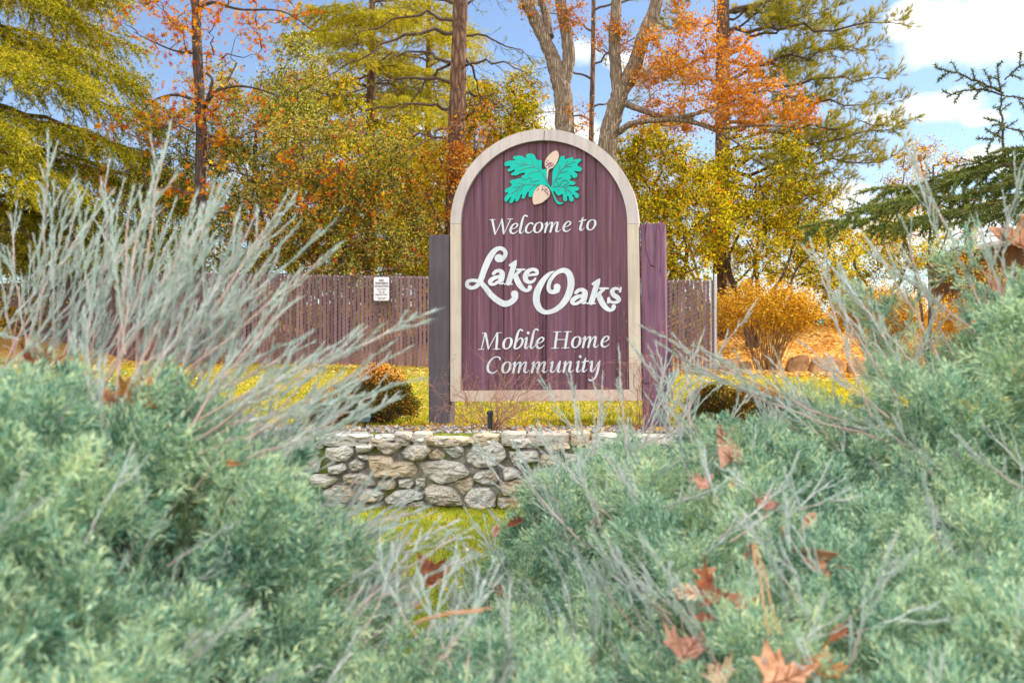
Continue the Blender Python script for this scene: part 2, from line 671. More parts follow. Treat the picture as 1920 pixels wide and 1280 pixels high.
STONES = [
    [(315, 465), (340, 450), (385, 452), (390, 495), (355, 505), (320, 490)],
    [(400, 440), (560, 450), (585, 455), (570, 490), (480, 497), (405, 490)],
    [(590, 450), (700, 448), (712, 478), (640, 485), (592, 478)],
    [(712, 440), (770, 437), (815, 468), (812, 488), (760, 490), (717, 482)],
    [(865, 475), (900, 458), (1010, 462), (1012, 490), (960, 508), (890, 505)],
    [(1025, 470), (1150, 468), (1160, 490), (1100, 500), (1030, 498)],
    [(822, 455), (860, 458), (855, 490), (825, 488)],
    [(155, 480), (300, 470), (310, 520), (240, 530), (165, 520)],
    [(330, 520), (460, 500), (487, 545), (440, 590), (370, 592), (325, 570)],
    [(487, 505), (580, 497), (587, 520), (540, 548), (495, 545)],
    [(600, 490), (740, 489), (742, 510), (690, 555), (640, 553), (605, 520)],
    [(725, 545), (770, 502), (870, 502), (905, 530), (860, 580), (800, 588), (740, 570)],
    [(880, 550), (935, 520), (975, 560), (960, 590), (900, 580)],
    [(963, 512), (1065, 508), (1078, 560), (1030, 575), (975, 548)],
    [(1090, 560), (1130, 500), (1220, 470), (1290, 500), (1310, 570), (1240, 620), (1150, 628), (1095, 600)],
    [(125, 600), (160, 555), (270, 550), (300, 600), (290, 650), (220, 660), (150, 640)],
    [(552, 562), (675, 560), (700, 592), (800, 592), (830, 640), (810, 680), (680, 685), (600, 680), (565, 640)],
    [(450, 600), (490, 580), (545, 600), (530, 640), (480, 650), (455, 630)],
    [(345, 620), (430, 600), (448, 630), (400, 660), (350, 660)],
    [(832, 600), (960, 582), (1060, 600), (1100, 640), (1110, 666), (1040, 700), (950, 716), (890, 690), (850, 650)],
    [(420, 665), (520, 655), (575, 680), (600, 722), (520, 718), (430, 705)],
    [(604, 702), (690, 688), (714, 710), (700, 745), (640, 750), (608, 727)],
    [(720, 690), (790, 688), (808, 710), (790, 733), (725, 733)],
    [(814, 690), (868, 685), (858, 738), (835, 745), (817, 720)],
    [(1125, 680), (1150, 652), (1230, 632), (1270, 690), (1240, 725), (1170, 715)],
    [(1020, 703), (1110, 675), (1135, 700), (1120, 750), (1070, 778), (1030, 742)],
    [(310, 760), (370, 722), (450, 725), (495, 780), (488, 815), (400, 815), (320, 800)],
    [(499, 790), (515, 748), (600, 742), (643, 765), (625, 810), (540, 812)],
    [(642, 800), (700, 755), (780, 737), (856, 770), (853, 797), (780, 812), (730, 840), (670, 840)],
    [(862, 742), (900, 716), (1000, 727), (1055, 777), (1068, 830), (960, 835), (900, 820), (870, 785)],
    [(1077, 790), (1110, 742), (1200, 730), (1240, 760), (1250, 840), (1150, 860), (1090, 840)],
    [(320, 824), (430, 824), (440, 842), (340, 845)], [(470, 827), (620, 827), (630, 848), (480, 850)],
    [(1310, 470), (1440, 468), (1500, 490), (1480, 520), (1340, 520)],
    [(1505, 500), (1640, 490), (1655, 520), (1560, 545), (1510, 530)],
    [(1320, 540), (1470, 535), (1490, 590), (1350, 620)],
    [(1285, 625), (1350, 628), (1400, 660), (1300, 700)],
    [(1720, 490), (1840, 470), (1860, 520), (1800, 570), (1740, 540)],
    [(1495, 560), (1600, 556), (1610, 610), (1500, 625)],
    [(1620, 545), (1720, 560), (1700, 620), (1630, 610)],
    [(240, 668), (330, 660), (400, 690), (330, 735), (250, 730)],
    [(610, 590), (545, 560), (505, 560), (540, 585)],
    [(1270, 710), (1400, 690), (1420, 760), (1290, 780)], [(1260, 790), (1400, 780), (1410, 850), (1270, 850)],
    [(120, 700), (220, 680), (235, 760), (140, 780)], [(150, 790), (290, 770), (300, 840), (160, 845)],
    [(760, 815), (855, 805), (870, 845), (770, 850)],
]
# the runs hidden behind the junipers continue the same way
rs = random.Random(5)
for (x0, x1) in ((-900, 110), (1430, 2900)):
    yv = 470
    for row in range(5):
        hgt = 76
        xx = x0 + rs.random() * 60
        while xx < x1:
            w = 80 + rs.random() * 90
            if not (x0 > 1000 and xx < 1870 and row < 2):
                y0 = 466 + row * hgt
                STONES.append([(xx + 8, y0 + rs.random() * 12 + 20), (xx + w * .35, y0 + rs.random() * 10), (xx + w - 15, y0 + rs.random() * 16),
                               (xx + w - 2, y0 + hgt * .5), (xx + w - 20, y0 + hgt - rs.random() * 10), (xx + w * .3, y0 + hgt - 3 - rs.random() * 8), (xx + 3, y0 + hgt - 20)])
            xx += w
g = Geo()
for si, poly in enumerate(STONES):
    uv = np.array([wall_uv(*p) for p in poly])
    c = uv.mean(0)
    o = catmull(uv, 6, True)
    o = .35 * o + .65 * np.array([uv[k // 6] * (1 - (k % 6) / 6) + uv[(k // 6 + 1) % len(uv)] * ((k % 6) / 6) for k in range(len(o))])
    d = unit(o - c)
    prot = .035 + .03 * rs.random()
    rings, n = [], len(o)
    tilt = np.array([rs.uniform(-.22, .22), rs.uniform(-.25, .15)])
    for s, dep in ((1.0, .07), (1.0, .0), (.975, -.35), (.91, -.66), (.78, -.86), (.60, -.95), (.40, -1), (.20, -1), (.05, -1)):
        q = c + (o - c) * s * (.985 if s == 1 else 1)
        yv = np.full(n, WY + (dep if dep > 0 else dep * prot))
        if dep < 0:
            yv = yv + ((q - c) @ tilt) * (1 if s < .95 else .4)
        p3 = np.stack([q[:, 0], yv, q[:, 1]], -1)
        if dep <= 0:
            nn = np.abs(snoise(p3 * [1, 1, 1.6], 38, si, 3))
            p3[:, 1] += -.026 * nn * (1 if dep < -.3 else .4) + .018 * snoise(p3, 16, si + 99, 2)
            p3[:, 0] += .004 * snoise(p3, 60, si + 7, 2)
            p3[:, 2] += .004 * snoise(p3, 60, si + 8, 2)
        rings.append(p3)
    v = np.concatenate(rings)
    f = []
    for r in range(len(rings) - 1):
        for k in range(n):
            k2 = (k + 1) % n
            f.append((r * n + k, r * n + k2, (r + 1) * n + k2, (r + 1) * n + k))
    f.append(tuple((len(rings) - 1) * n + k for k in range(n)))
    g.add(v, f)
wall = thing('stone_wall', 'low retaining wall of pale rough fieldstones below the sign', 'stone wall', (-.3, WY, 0))
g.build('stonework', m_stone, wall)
g = Geo()
nx, nz_ = 260, 22
gx = np.linspace(-3.4, 4.2, nx)
gz = np.linspace(-.06, .385, nz_)
GX, GZ = np.meshgrid(gx, gz, indexing='ij')
p3 = np.stack([GX, np.full_like(GX, WY - .008), GZ], -1)
p3[..., 1] += .016 * snoise(p3, 30, 3, 3)
top = p3[:, -1].copy()
top[:, 1] = WY + .11
top[:, 2] = .40
p3 = np.concatenate([p3, top[:, None]], 1)
nz_ += 1
i, j = np.meshgrid(np.arange(nx - 1), np.arange(nz_ - 1), indexing='ij')
a = (i * nz_ + j).ravel()
g.add(p3.reshape(-1, 3), np.stack([a, a + nz_, a + nz_ + 1, a + 1], -1))
g.build('mortar', m_mort, wall, smooth=True)
# flat coping stones bedded on top
g = Geo()
xx = -3.2
k = 0
while xx < 3.6:
    w = .10 + rs.random() * .16
    o = np.array([(xx, WY - .03), (xx + w * .5, WY - .045 - rs.random() * .02), (xx + w - .012, WY - .02), (xx + w - .006, WY + .1), (xx + w * .6, WY + .15 + rs.random() * .05), (xx + .01, WY + .12)])
    o = catmull(o, 3, True)
    c = o.mean(0)
    n = len(o)
    zt = .398 + rs.random() * .036
    R_ = []
    for s, z in ((.96, .36), (1, .385), (.97, zt - .006), (.85, zt + .002), (.4, zt + .006)):
        q = c + (o - c) * s
        R_.append(np.stack([q[:, 0], q[:, 1], np.full(n, z) + .006 * snoise(q, 30, k, 2)], -1))
    f = [(r * n + a_, r * n + (a_ + 1) % n, (r + 1) * n + (a_ + 1) % n, (r + 1) * n + a_) for r in range(4) for a_ in range(n)] + [tuple(4 * n + a_ for a_ in range(n))]
    g.add(np.concatenate(R_), f)
    xx += w
    k += 1
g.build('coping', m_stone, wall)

# gravel of the planting bed
m_grav = leaf_mat('pale_gravel', [(0, (.10, .09, .09)), (.5, (.27, .26, .26)), (1, (.55, .54, .56))], 0.0)
g = Geo()
n = 7000
xx = rng.uniform(-3, 3.2, n)
yy = 5.82 + .66 * rng.random(n)
pos = np.stack([xx, yy, ground(xx, yy) + .004], -1)
oct_v = np.array([[1, 0, 0], [-1, 0, 0], [0, 1, 0], [0, -1, 0], [0, 0, .7], [0, 0, -.7]]) * .5
oct_f = np.array([[0, 2, 4], [2, 1, 4], [1, 3, 4], [3, 0, 4], [2, 0, 5], [1, 2, 5], [3, 1, 5], [0, 3, 5]])
scatter(g, pos, rand_rot(n), rng.uniform(.008, .028, n), oct_v, oct_f)
tagobj(g.build('gravel', m_grav), 'pale gravel strewn over the planting bed on top of the wall', 'gravel', kind='stuff')

# ================================================================== SIGN
YL, YR = 6.55, 6.25
pL = np.array([(823 - 960) / F * YL, YL])
pR = np.array([(1224 - 960) / F * YR, YR])
U2 = (pR - pL) / np.linalg.norm(pR - pL)
U3 = np.array([U2[0], U2[1], 0])
N3 = np.array([U2[1], -U2[0], 0])         # towards the camera
if N3[1] > 0:
    N3 = -N3
O3 = np.array([pL[0], pL[1], 0])
EYE = np.array([0, 0, CZ])


def S(px, py, w=0.0):
    d = ray(px, py)
    t = np.dot(O3 + N3 * w - EYE, N3) / np.dot(d, N3)
    return EYE + d * t


def slab(g, pix, w, thick, m=0, closed=True):
    """outline in photo pixels, laid in the sign's own plane, w proud of it, thick deep"""
    fr = np.array([S(a, b, w) for a, b in pix])
    bk = fr - N3 * thick
    n = len(fr)
    tri = tessellate_polygon([[Vector(p) for p in fr]])
    f = []
    for t in tri:
        nrm = np.cross(fr[t[1]] - fr[t[0]], fr[t[2]] - fr[t[0]])
        if np.dot(nrm, N3) < 0:
            t = (t[0], t[2], t[1])
        f.append(tuple(t))
        f.append(tuple(q + n for q in (t[0], t[2], t[1])))
    for k in range(n):
        k2 = (k + 1) % n
        f.append((k, k2, n + k2, n + k))
    g.add(np.concatenate([fr, bk]), f, m)


m_panel, nt = new_mat('weathered_plum_siding')
vc = nt.coord()
st = nt.noise(nt.coord((1, 1, .018)), 60, 5, .75)
st2 = nt.noise(nt.coord((1, 1, .02)), 17, 3, .6)
st3 = nt.noise(nt.coord((1, 1, .3)), 9, 4, .6)
fac = nt.math('ADD', nt.math('MULTIPLY', st, .65), nt.math('MULTIPLY', st2, .35))
c = nt.ramp(fac, [(.32, (.030, .012, .018)), (.45, (.092, .041, .060)), (.55, (.132, .062, .094)), (.70, (.24, .135, .185))])
c = nt.mix(nt.math('MULTIPLY', nt.math('SUBTRACT', st3, .5), 1.4, True), c, (.11, .045, .035))
sp = nt.noise(nt.coord((1, 1, .35)), 75, 3, .6)
sp2 = nt.noise(nt.coord((1, 1, .12)), 6, 2)
spk = nt.math('MULTIPLY', nt.math('MULTIPLY', nt.math('SUBTRACT', sp, .66), 12, True), nt.math('MULTIPLY', nt.math('SUBTRACT', sp2, .57), 12, True))
c = nt.mix(spk, c, (.50, .30, .10))
principled(nt, c, .75, fac, .5, .004, spec=.25)


def paint(name, hi, lo, vs=.05, sc=30):
    m, nt = new_mat(name)
    a = nt.noise(nt.coord((1, 1, vs)), sc, 5, .7)
    b = nt.noise(nt.coord(), 3.5, 3)
    f = nt.math('ADD', nt.math('MULTIPLY', a, .6), nt.math('MULTIPLY', b, .4))
    c = nt.ramp(f, [(.35, lo), (.6, hi)])
    principled(nt, c, .7, a, .35, .003, spec=.25)
    return m


m_arch = paint('arch_trim_paint', (.47, .42, .425), (.35, .31, .32))
m_side = paint('side_trim_paint', (.49, .425, .365), (.33, .28, .24))
m_base = paint('base_trim_paint', (.52, .42, .36), (.36, .28, .24), .4, 40)
m_postL = paint('grey_plum_post_paint', (.085, .070, .085), (.050, .042, .055), .06, 40)
m_letter = paint('lettering_paint', (.54, .585, .65), (.40, .43, .49), .08, 45)
m_teal = paint('teal_enamel', (.0, .40, .34), (.0, .37, .31), 1, 6)
m_nut = paint('acorn_paint', (.55, .42, .36), (.46, .36, .31), .5, 30)
m_vein = plain_mat('vein_engraving', (.14, .17, .20), .8)
m_hatch = plain_mat('acorn_hatching', (.20, .075, .17), .8)
# right post: plum paint, checked and split
m_postR, nt = new_mat('cracked_plum_post_paint')
vc = nt.coord()
a = nt.noise(nt.coord((1, 1, .06)), 45, 5, .7)
c = nt.ramp(a, [(.35, (.105, .050, .085)), (.62, (.185, .092, .150))])
vo = nt.n('ShaderNodeTexVoronoi')
vo.feature = 'DISTANCE_TO_EDGE'
vo.inputs['Scale'].default_value = 11
nt.l(nt.coord((2.2, .5, .26)), vo.inputs['Vector'])
cr = nt.math('MULTIPLY', nt.math('SUBTRACT', .022, vo.outputs['Distance']), 60, True)
up = nt.noise(nt.coord(), 3.5, 2)
cr = nt.math('MULTIPLY', cr, nt.math('MULTIPLY', nt.math('SUBTRACT', up, .44), 10, True))
c = nt.mix(cr, c, (.03, .015, .025))
principled(nt, c, .75, nt.math('SUBTRACT', a, cr), .6, .004, spec=.25)

base_pt = S(1020, 800)
sign = thing('welcome_sign', 'arched plum wooden welcome sign with cream trim between two square posts', 'sign', (base_pt[0], base_pt[1], .42))


def arch(cx, cy, rx, ry, a0, a1, n):
    return [(cx + rx * math.cos(math.radians(a)), cy - ry * math.sin(math.radians(a))) for a in np.linspace(a0, a1, n)]


# panel boards (four boards with real grooves on a backing sheet)
def inner_y(x):
    dx = (x - 1020) / 157.5
    return 419 - 157 * math.sqrt(max(0, 1 - dx * dx))


g = Geo()
slab(g, [(862, 732), (1180, 730)] + arch(1020, 419, 158, 157, 0, 180, 40), -.008, .03)
for (x0, x1) in ((863.5, 943.5), (946, 1017), (1019.2, 1021.2), (1026, 1098), (1101.5, 1179)):
    xs_ = np.linspace(x0, x1, 16)
    top = [(x, max(inner_y(min(max(x, 863), 1177)), 262)) for x in xs_]
    slab(g, [(x1, 731), (x0, 731)] + top, .001, .012)
g.build('sign_panel', m_panel, sign)
# trim
Wf = .028
g = Geo()
o = arch(1021, 419, 176.5, 177, 90.3, 180, 36)
ii = arch(1020, 419, 156, 156, 180, 90.3, 36)
slab(g, [(q[0], q[1]) for q in o] + ii, Wf, .075)
g.build('arch_trim', m_arch, sign)
g = Geo()
o = arch(1021, 419, 176.5, 177, 0, 89.9, 36)
ii = arch(1020, 419, 156, 156, 89.9, 0, 36)
slab(g, o + ii, Wf, .075)
g.build('arch_trim', m_arch, sign)
g = Geo()
slab(g, [(844.5, 419.6), (864, 419.6), (864, 731.5), (844.5, 752)], Wf, .075)
tagobj(g.build('side_trim', m_side, sign))
g = Geo()
slab(g, [(1176, 419.6), (1197.5, 419.6), (1203, 750.2), (1180, 729.5)], Wf, .075)
g.build('side_trim', m_side, sign)
g = Geo()
slab(g, [(844.8, 752.3), (864.3, 732), (1179.7, 730), (1202.7, 750.6)], Wf, .075)
g.build('base_trim', m_base, sign)


def post(name, x0t, x1t, x0b, x1b, yt0, yt1, ybot, mat_, w):
    """square post; corners chamfered"""
    A, B = S(x0t, yt0, w), S(x1t, yt1, w)
    C, D = S(x0b, ybot, w), S(x1b, ybot, w)
    dep = .14
    g = Geo()
    ch = .006
    vs = []
    for (L, Rr, zt) in ((C, D, None), (A, B, 1)):
        u = unit(Rr - L)
        q = [L + u * ch, Rr - u * ch, Rr - N3 * ch, Rr - N3 * (dep - ch), Rr - u * ch - N3 * dep, L + u * ch - N3 * dep, L - N3 * (dep - ch), L - N3 * ch]
        vs.append(np.array(q))
    cap_ = vs[1].copy()
    cc = cap_.mean(0)
    vs[1] = vs[1] - [0, 0, .006]
    cap_ = cc + (cap_ - cc) * .94
    v = np.concatenate(vs + [cap_])
    f = [(r * 8 + k, r * 8 + (k + 1) % 8, (r + 1) * 8 + (k + 1) % 8, (r + 1) * 8 + k) for r in range(2) for k in range(8)]
    f.append(tuple(range(16, 24)))
    f.append(tuple(range(7, -1, -1)))
    g.add(v, f)
    return g.build(name, mat_, sign)


o = post('post', 803.5, 843.2, 803.5, 842.5, 440.5, 440, 806, m_postL, .02)
tagobj(o, 'dark grey plum square post on the left of the panel')
o = post('post', 1200.5, 1246.5, 1205, 1251, 420, 417, 812, m_postR, .015)
tagobj(o, 'taller purple square post with cracked paint')


# ---- lettering: every stroke a raised ribbon with its own widths
def stroke(g, pts, w, thick=.006, n=6):
    p = catmull(np.array(pts, float), n)
    xy, wd = p[:, :2], np.maximum(p[:, 2], .3) / 2
    t = unit(np.gradient(xy, axis=0))
    nr = np.stack([-t[:, 1], t[:, 0]], -1)
    L, Rr = xy + nr * wd[:, None], xy - nr * wd[:, None]
    capA = [xy[0] + wd[0] * (-t[0] * math.sin(a) + nr[0] * math.cos(a)) for a in np.linspace(0, math.pi, 7)[1:-1]]
    capB = [xy[-1] + wd[-1] * (t[-1] * math.sin(a) - nr[-1] * math.cos(a)) for a in np.linspace(0, math.pi, 7)[1:-1]]
    m = len(xy)
    fr = []
    for q in list(L) + list(Rr) + capA + capB:
        fr.append(S(q[0], q[1], w))
    fr = np.array(fr)
    N = len(fr)
    bk = fr - N3 * thick
    f = []

    def face(ix):
        a, b, c = fr[ix[0]], fr[ix[1]], fr[ix[2]]
        f.append(tuple(ix) if np.dot(np.cross(b - a, c - a), N3) > 0 else tuple(ix[::-1]))
    for k in range(m - 1):
        face((k, k + 1, m + k + 1, m + k))
    ca = [0] + [2 * m + k for k in range(5)] + [m]
    cb = [2 * m - 1] + [2 * m + 5 + k for k in range(5)] + [m - 1]
    face(tuple(ca))
    face(tuple(cb))
    ring = list(range(m)) + [2 * m + 5 + k for k in range(4, -1, -1)] + [2 * m - 1 - k for k in range(m)] + [2 * m + k for k in range(4, -1, -1)]
    for k in range(len(ring)):
        a, b = ring[k], ring[(k + 1) % len(ring)]
        f.append((a, b, N + b, N + a))
    g.add(np.concatenate([fr, bk]), f)


def word(name, label, strokes, w0=.004):
    g = Geo()
    for k, s in enumerate(strokes):
        stroke(g, s, w0 + (k % 9) * .00022)
    o = g.build(name, m_letter, sign)
    tagobj(o, label)


def z8(s):
    return [(860 + x / 8, 450 + y / 8, w / 8) for x, y, w in s]


def z96(s):
    return [(980 + x / 9.6, 480 + y / 9.6, w / 9.6) for x, y, w in s]


A1 = [[(522, 503, 50), (560, 468, 52), (612, 462, 58), (652, 495, 78), (645, 560, 86), (628, 630, 80), (655, 645, 40)],
      [(610, 545, 45), (525, 572, 62), (472, 620, 66), (482, 658, 50), (530, 662, 42), (600, 622, 50)]]
K1 = [[(862, 312, 26), (840, 350, 66), (812, 430, 78), (785, 520, 82), (762, 600, 82), (745, 645, 78)],
      [(772, 378, 42), (852, 322, 36)], [(688, 660, 22), (800, 660, 24)],
      [(985, 442, 28), (872, 442, 30)], [(925, 455, 44), (868, 508, 48), (820, 560, 34)],
      [(852, 540, 80), (895, 640, 84), (945, 712, 74), (1005, 756, 52), (1055, 742, 52), (1068, 706, 66)]]
E1 = [[(1045, 530, 34), (1110, 520, 38), (1172, 510, 42), (1168, 462, 56), (1110, 440, 50), (1040, 470, 66), (1000, 545, 80), (1015, 610, 70), (1070, 632, 48), (1120, 615, 42), (1152, 575, 28)]]
L1 = [[(600, 272, 124), (606, 274, 122)], [(640, 300, 66), (692, 240, 62), (700, 180, 60), (660, 135, 60), (612, 124, 60), (540, 160, 78), (462, 270, 96), (400, 405, 92), (350, 545, 88), (318, 640, 82)],
      [(318, 640, 76), (255, 700, 58), (185, 718, 56), (128, 682, 60), (138, 622, 54), (205, 605, 50), (275, 612, 52), (322, 628, 66)],
      [(300, 612, 60), (335, 640, 70), (400, 712, 76), (480, 815, 84), (570, 895, 90), (680, 955, 92), (775, 935, 86), (842, 868, 90), (838, 810, 108)],
      [(838, 808, 108), (842, 812, 106)]]
word('lettering', 'white script word Lake', [z8(s) for s in L1 + A1 + K1 + E1])
m_ = lambda s: [(855 + (x - 440) * 1.25, 575 + (y - 435) * 1.24, w * 1.24) for x, y, w in s]
mk = lambda s: [(1145 + (x - 675) * 1.26, 405 + (y - 300) * 1.24, w * 1.24) for x, y, w in s]
OO = [[(570, 273, 12), (490, 312, 56), (400, 400, 88), (320, 520, 112), (258, 660, 124), (247, 800, 124), (285, 920, 112), (370, 1000, 86), (470, 1008, 78), (600, 960, 90), (720, 860, 105), (812, 720, 120), (862, 570, 124), (868, 430, 124), (830, 312, 112), (750, 258, 94), (650, 280, 76), (560, 350, 68), (492, 450, 68), (465, 560, 74), (488, 628, 76), (550, 648, 78), (618, 610, 110)],
      [(618, 555, 122), (622, 562, 122)]]
SS = [[(1768, 570, 34), (1752, 635, 46)], [(1745, 600, 40), (1672, 582, 55), (1612, 625, 76), (1635, 695, 82), (1705, 745, 86), (1732, 795, 74), (1675, 833, 54), (1600, 828, 48), (1556, 800, 56), (1548, 762, 52)], [(1535, 842, 34), (1548, 780, 56)]]
word('lettering', 'white script word Oaks', [z96(s) for s in OO] + [z96(m_(s)) for s in A1] + [z96(mk(s)) for s in K1] + [z96(s) for s in SS])

# chancery italic alphabet, x-height = 1, (x, y up, width)
GL = {
    'o': (.86, [[(.50, .96, .08), (.26, .84, .15), (.11, .5, .22), (.13, .17, .20), (.30, .04, .10), (.52, .13, .12), (.71, .45, .21), (.73, .78, .20), (.62, .94, .12), (.50, .96, .08)]]),
    'e': (.74, [[(.16, .44, .07), (.42, .52, .07), (.62, .68, .12), (.66, .86, .15), (.52, .95, .10), (.30, .83, .14), (.12, .5, .21), (.12, .18, .20), (.30, .05, .14), (.50, .10, .08), (.70, .28, .05)]]),
    'c': (.70, [[(.68, .84, .16), (.54, .94, .12), (.32, .84, .13), (.13, .5, .21), (.13, .18, .20), (.30, .05, .13), (.50, .10, .08), (.68, .26, .05)]]),
    'm': (1.52, [[(.06, .76, .05), (.24, .92, .10)], [(.27, .92, .17), (.20, .5, .20), (.10, .06, .18)], [(.16, .22, .05), (.32, .62, .06), (.52, .88, .09), (.68, .93, .12)], [(.70, .88, .18), (.64, .5, .20), (.54, .06, .18)], [(.62, .22, .05), (.78, .62, .06), (.96, .88, .09), (1.12, .93, .12)], [(1.14, .88, .18), (1.08, .5, .21), (1.02, .16, .20), (1.10, .05, .14), (1.26, .10, .06), (1.38, .24, .04)]]),
    'n': (1.06, [[(.06, .76, .05), (.24, .92, .10)], [(.27, .92, .17), (.20, .5, .20), (.10, .06, .18)], [(.16, .22, .05), (.32, .62, .06), (.52, .88, .09), (.68, .93, .12)], [(.70, .88, .18), (.62, .5, .21), (.56, .16, .20), (.64, .05, .14), (.80, .10, .06), (.92, .24, .04)]]),
    'u': (1.04, [[(.05, .78, .05), (.22, .94, .10)], [(.26, .92, .16), (.18, .5, .21), (.12, .18, .20), (.22, .05, .13), (.40, .14, .08), (.62, .52, .07), (.76, .84, .08)], [(.86, .96, .14), (.76, .5, .20), (.68, .16, .20), (.76, .05, .14), (.88, .10, .06), (1.0, .24, .04)]]),
    'i': (.46, [[(.06, .78, .05), (.22, .94, .10)], [(.28, .95, .14), (.20, .5, .21), (.13, .16, .20), (.22, .05, .14), (.34, .12, .06), (.44, .26, .04)], [(.38, 1.36, .24), (.39, 1.33, .24)]]),
    'l': (.50, [[(.70, 1.58, .16), (.56, 1.66, .12), (.42, 1.52, .14), (.32, 1.2, .20), (.22, .7, .21), (.12, .2, .20), (.20, .05, .14), (.34, .12, .06), (.46, .28, .04)]]),
    'b': (.84, [[(.74, 1.56, .16), (.60, 1.64, .12), (.46, 1.50, .14), (.34, 1.15, .20), (.22, .6, .20), (.14, .22, .19), (.12, .06, .12), (.30, .04, .12), (.55, .18, .14), (.74, .50, .20), (.76, .78, .19), (.66, .92, .12), (.48, .84, .08), (.28, .55, .06)]]),
    't': (.62, [[(.40, 1.22, .05), (.32, 1.05, .16), (.24, .6, .21), (.14, .18, .20), (.22, .05, .14), (.36, .12, .06), (.48, .26, .04)], [(.04, .84, .06), (.30, .92, .13), (.62, .97, .10)]]),
    'y': (1.0, [[(.05, .78, .05), (.22, .94, .10)], [(.28, .92, .16), (.22, .5, .21), (.18, .16, .20), (.28, .06, .11), (.44, .22, .07), (.66, .60, .06), (.78, .88, .06)], [(.90, .98, .10), (.82, .6, .19), (.72, .1, .20), (.58, -.35, .17), (.38, -.62, .13), (.12, -.68, .14), (.0, -.60, .10)]]),
    'W': (1.62, [[(.02, 1.38, .06), (.48, 1.38, .06)], [(.24, 1.36, .20), (.36, .7, .19), (.46, .06, .14)], [(.46, .02, .05), (.74, .62, .07), (1.02, 1.34, .08)], [(1.02, 1.36, .17), (1.10, .7, .19), (1.16, .06, .14)], [(1.16, .02, .05), (1.42, .62, .07), (1.72, 1.34, .08)], [(1.50, 1.38, .06), (1.92, 1.38, .06)]]),
    'M': (1.92, [[(.0, .03, .06), (.44, .03, .06)], [(.22, .04, .08), (.34, .5, .08), (.52, 1.34, .09)], [(.30, 1.38, .06), (.62, 1.38, .06)], [(.56, 1.36, .18), (.68, .8, .18), (.80, .06, .12)], [(.80, .04, .05), (1.10, .65, .07), (1.48, 1.34, .08)], [(1.52, 1.36, .14), (1.50, .8, .20), (1.44, .04, .19)], [(1.18, .03, .06), (1.74, .03, .06)], [(1.46, 1.39, .06), (1.86, 1.40, .06)]]),
    'H': (1.60, [[(.0, .03, .06), (.60, .03, .06)], [(.30, .04, .20), (.38, .7, .20), (.48, 1.36, .19)], [(.20, 1.39, .06), (.80, 1.39, .06)], [(.44, .74, .07), (1.18, .74, .07)], [(.84, .03, .06), (1.44, .03, .06)], [(1.12, .04, .20), (1.22, .7, .20), (1.32, 1.36, .19)], [(1.02, 1.39, .06), (1.62, 1.39, .06)]]),
    'C': (1.22, [[(1.12, 1.16, .10), (1.10, 1.30, .13), (.92, 1.40, .10), (.62, 1.34, .10), (.30, 1.02, .17), (.13, .6, .22), (.18, .22, .21), (.38, .05, .15), (.64, .06, .10), (.92, .26, .05)]]),
    ' ': (.62, []),
}


def text_line(s, px0, px1, base0, base1, xh, shear=0.0):
    tot = sum(GL[c][0] for c in s)
    k = (px1 - px0) / tot
    x = 0
    out = []
    for c in s:
        for st_ in GL[c][1]:
            o = []
            for (a, b, w) in st_:
                px = px0 + (x + a) * k
                bl = base0 + (base1 - base0) * (px - px0) / (px1 - px0)
                o.append((px, bl - b * xh, w * .96 * xh))
            out.append(o)
        x += GL[c][0]
    return out


def put(words):
    for (s, px0, px1, b0, b1, xh, lab) in words:
        word('lettering', lab, text_line(s, px0, px1, b0, b1, xh))


# zooms: Welcome x 148..1425 of 1920 over 230 px; to 1540..1815
put([('Welcome', 917.5, 1071.5, 440.5, 434.5, 20.5, 'white italic word Welcome'),
     ('to', 1084.5, 1119, 432.8, 431.4, 20.5, 'white italic word to'),
     ('Mobile', 897, 1021, 655.5, 653.5, 22.3, 'white italic word Mobile'),
     ('Home', 1033.5, 1143, 653.2, 651.2, 22.3, 'white italic word Home'),
     ('Community', 911.5, 1127, 700, 697.5, 22.0, 'white italic word Community')])

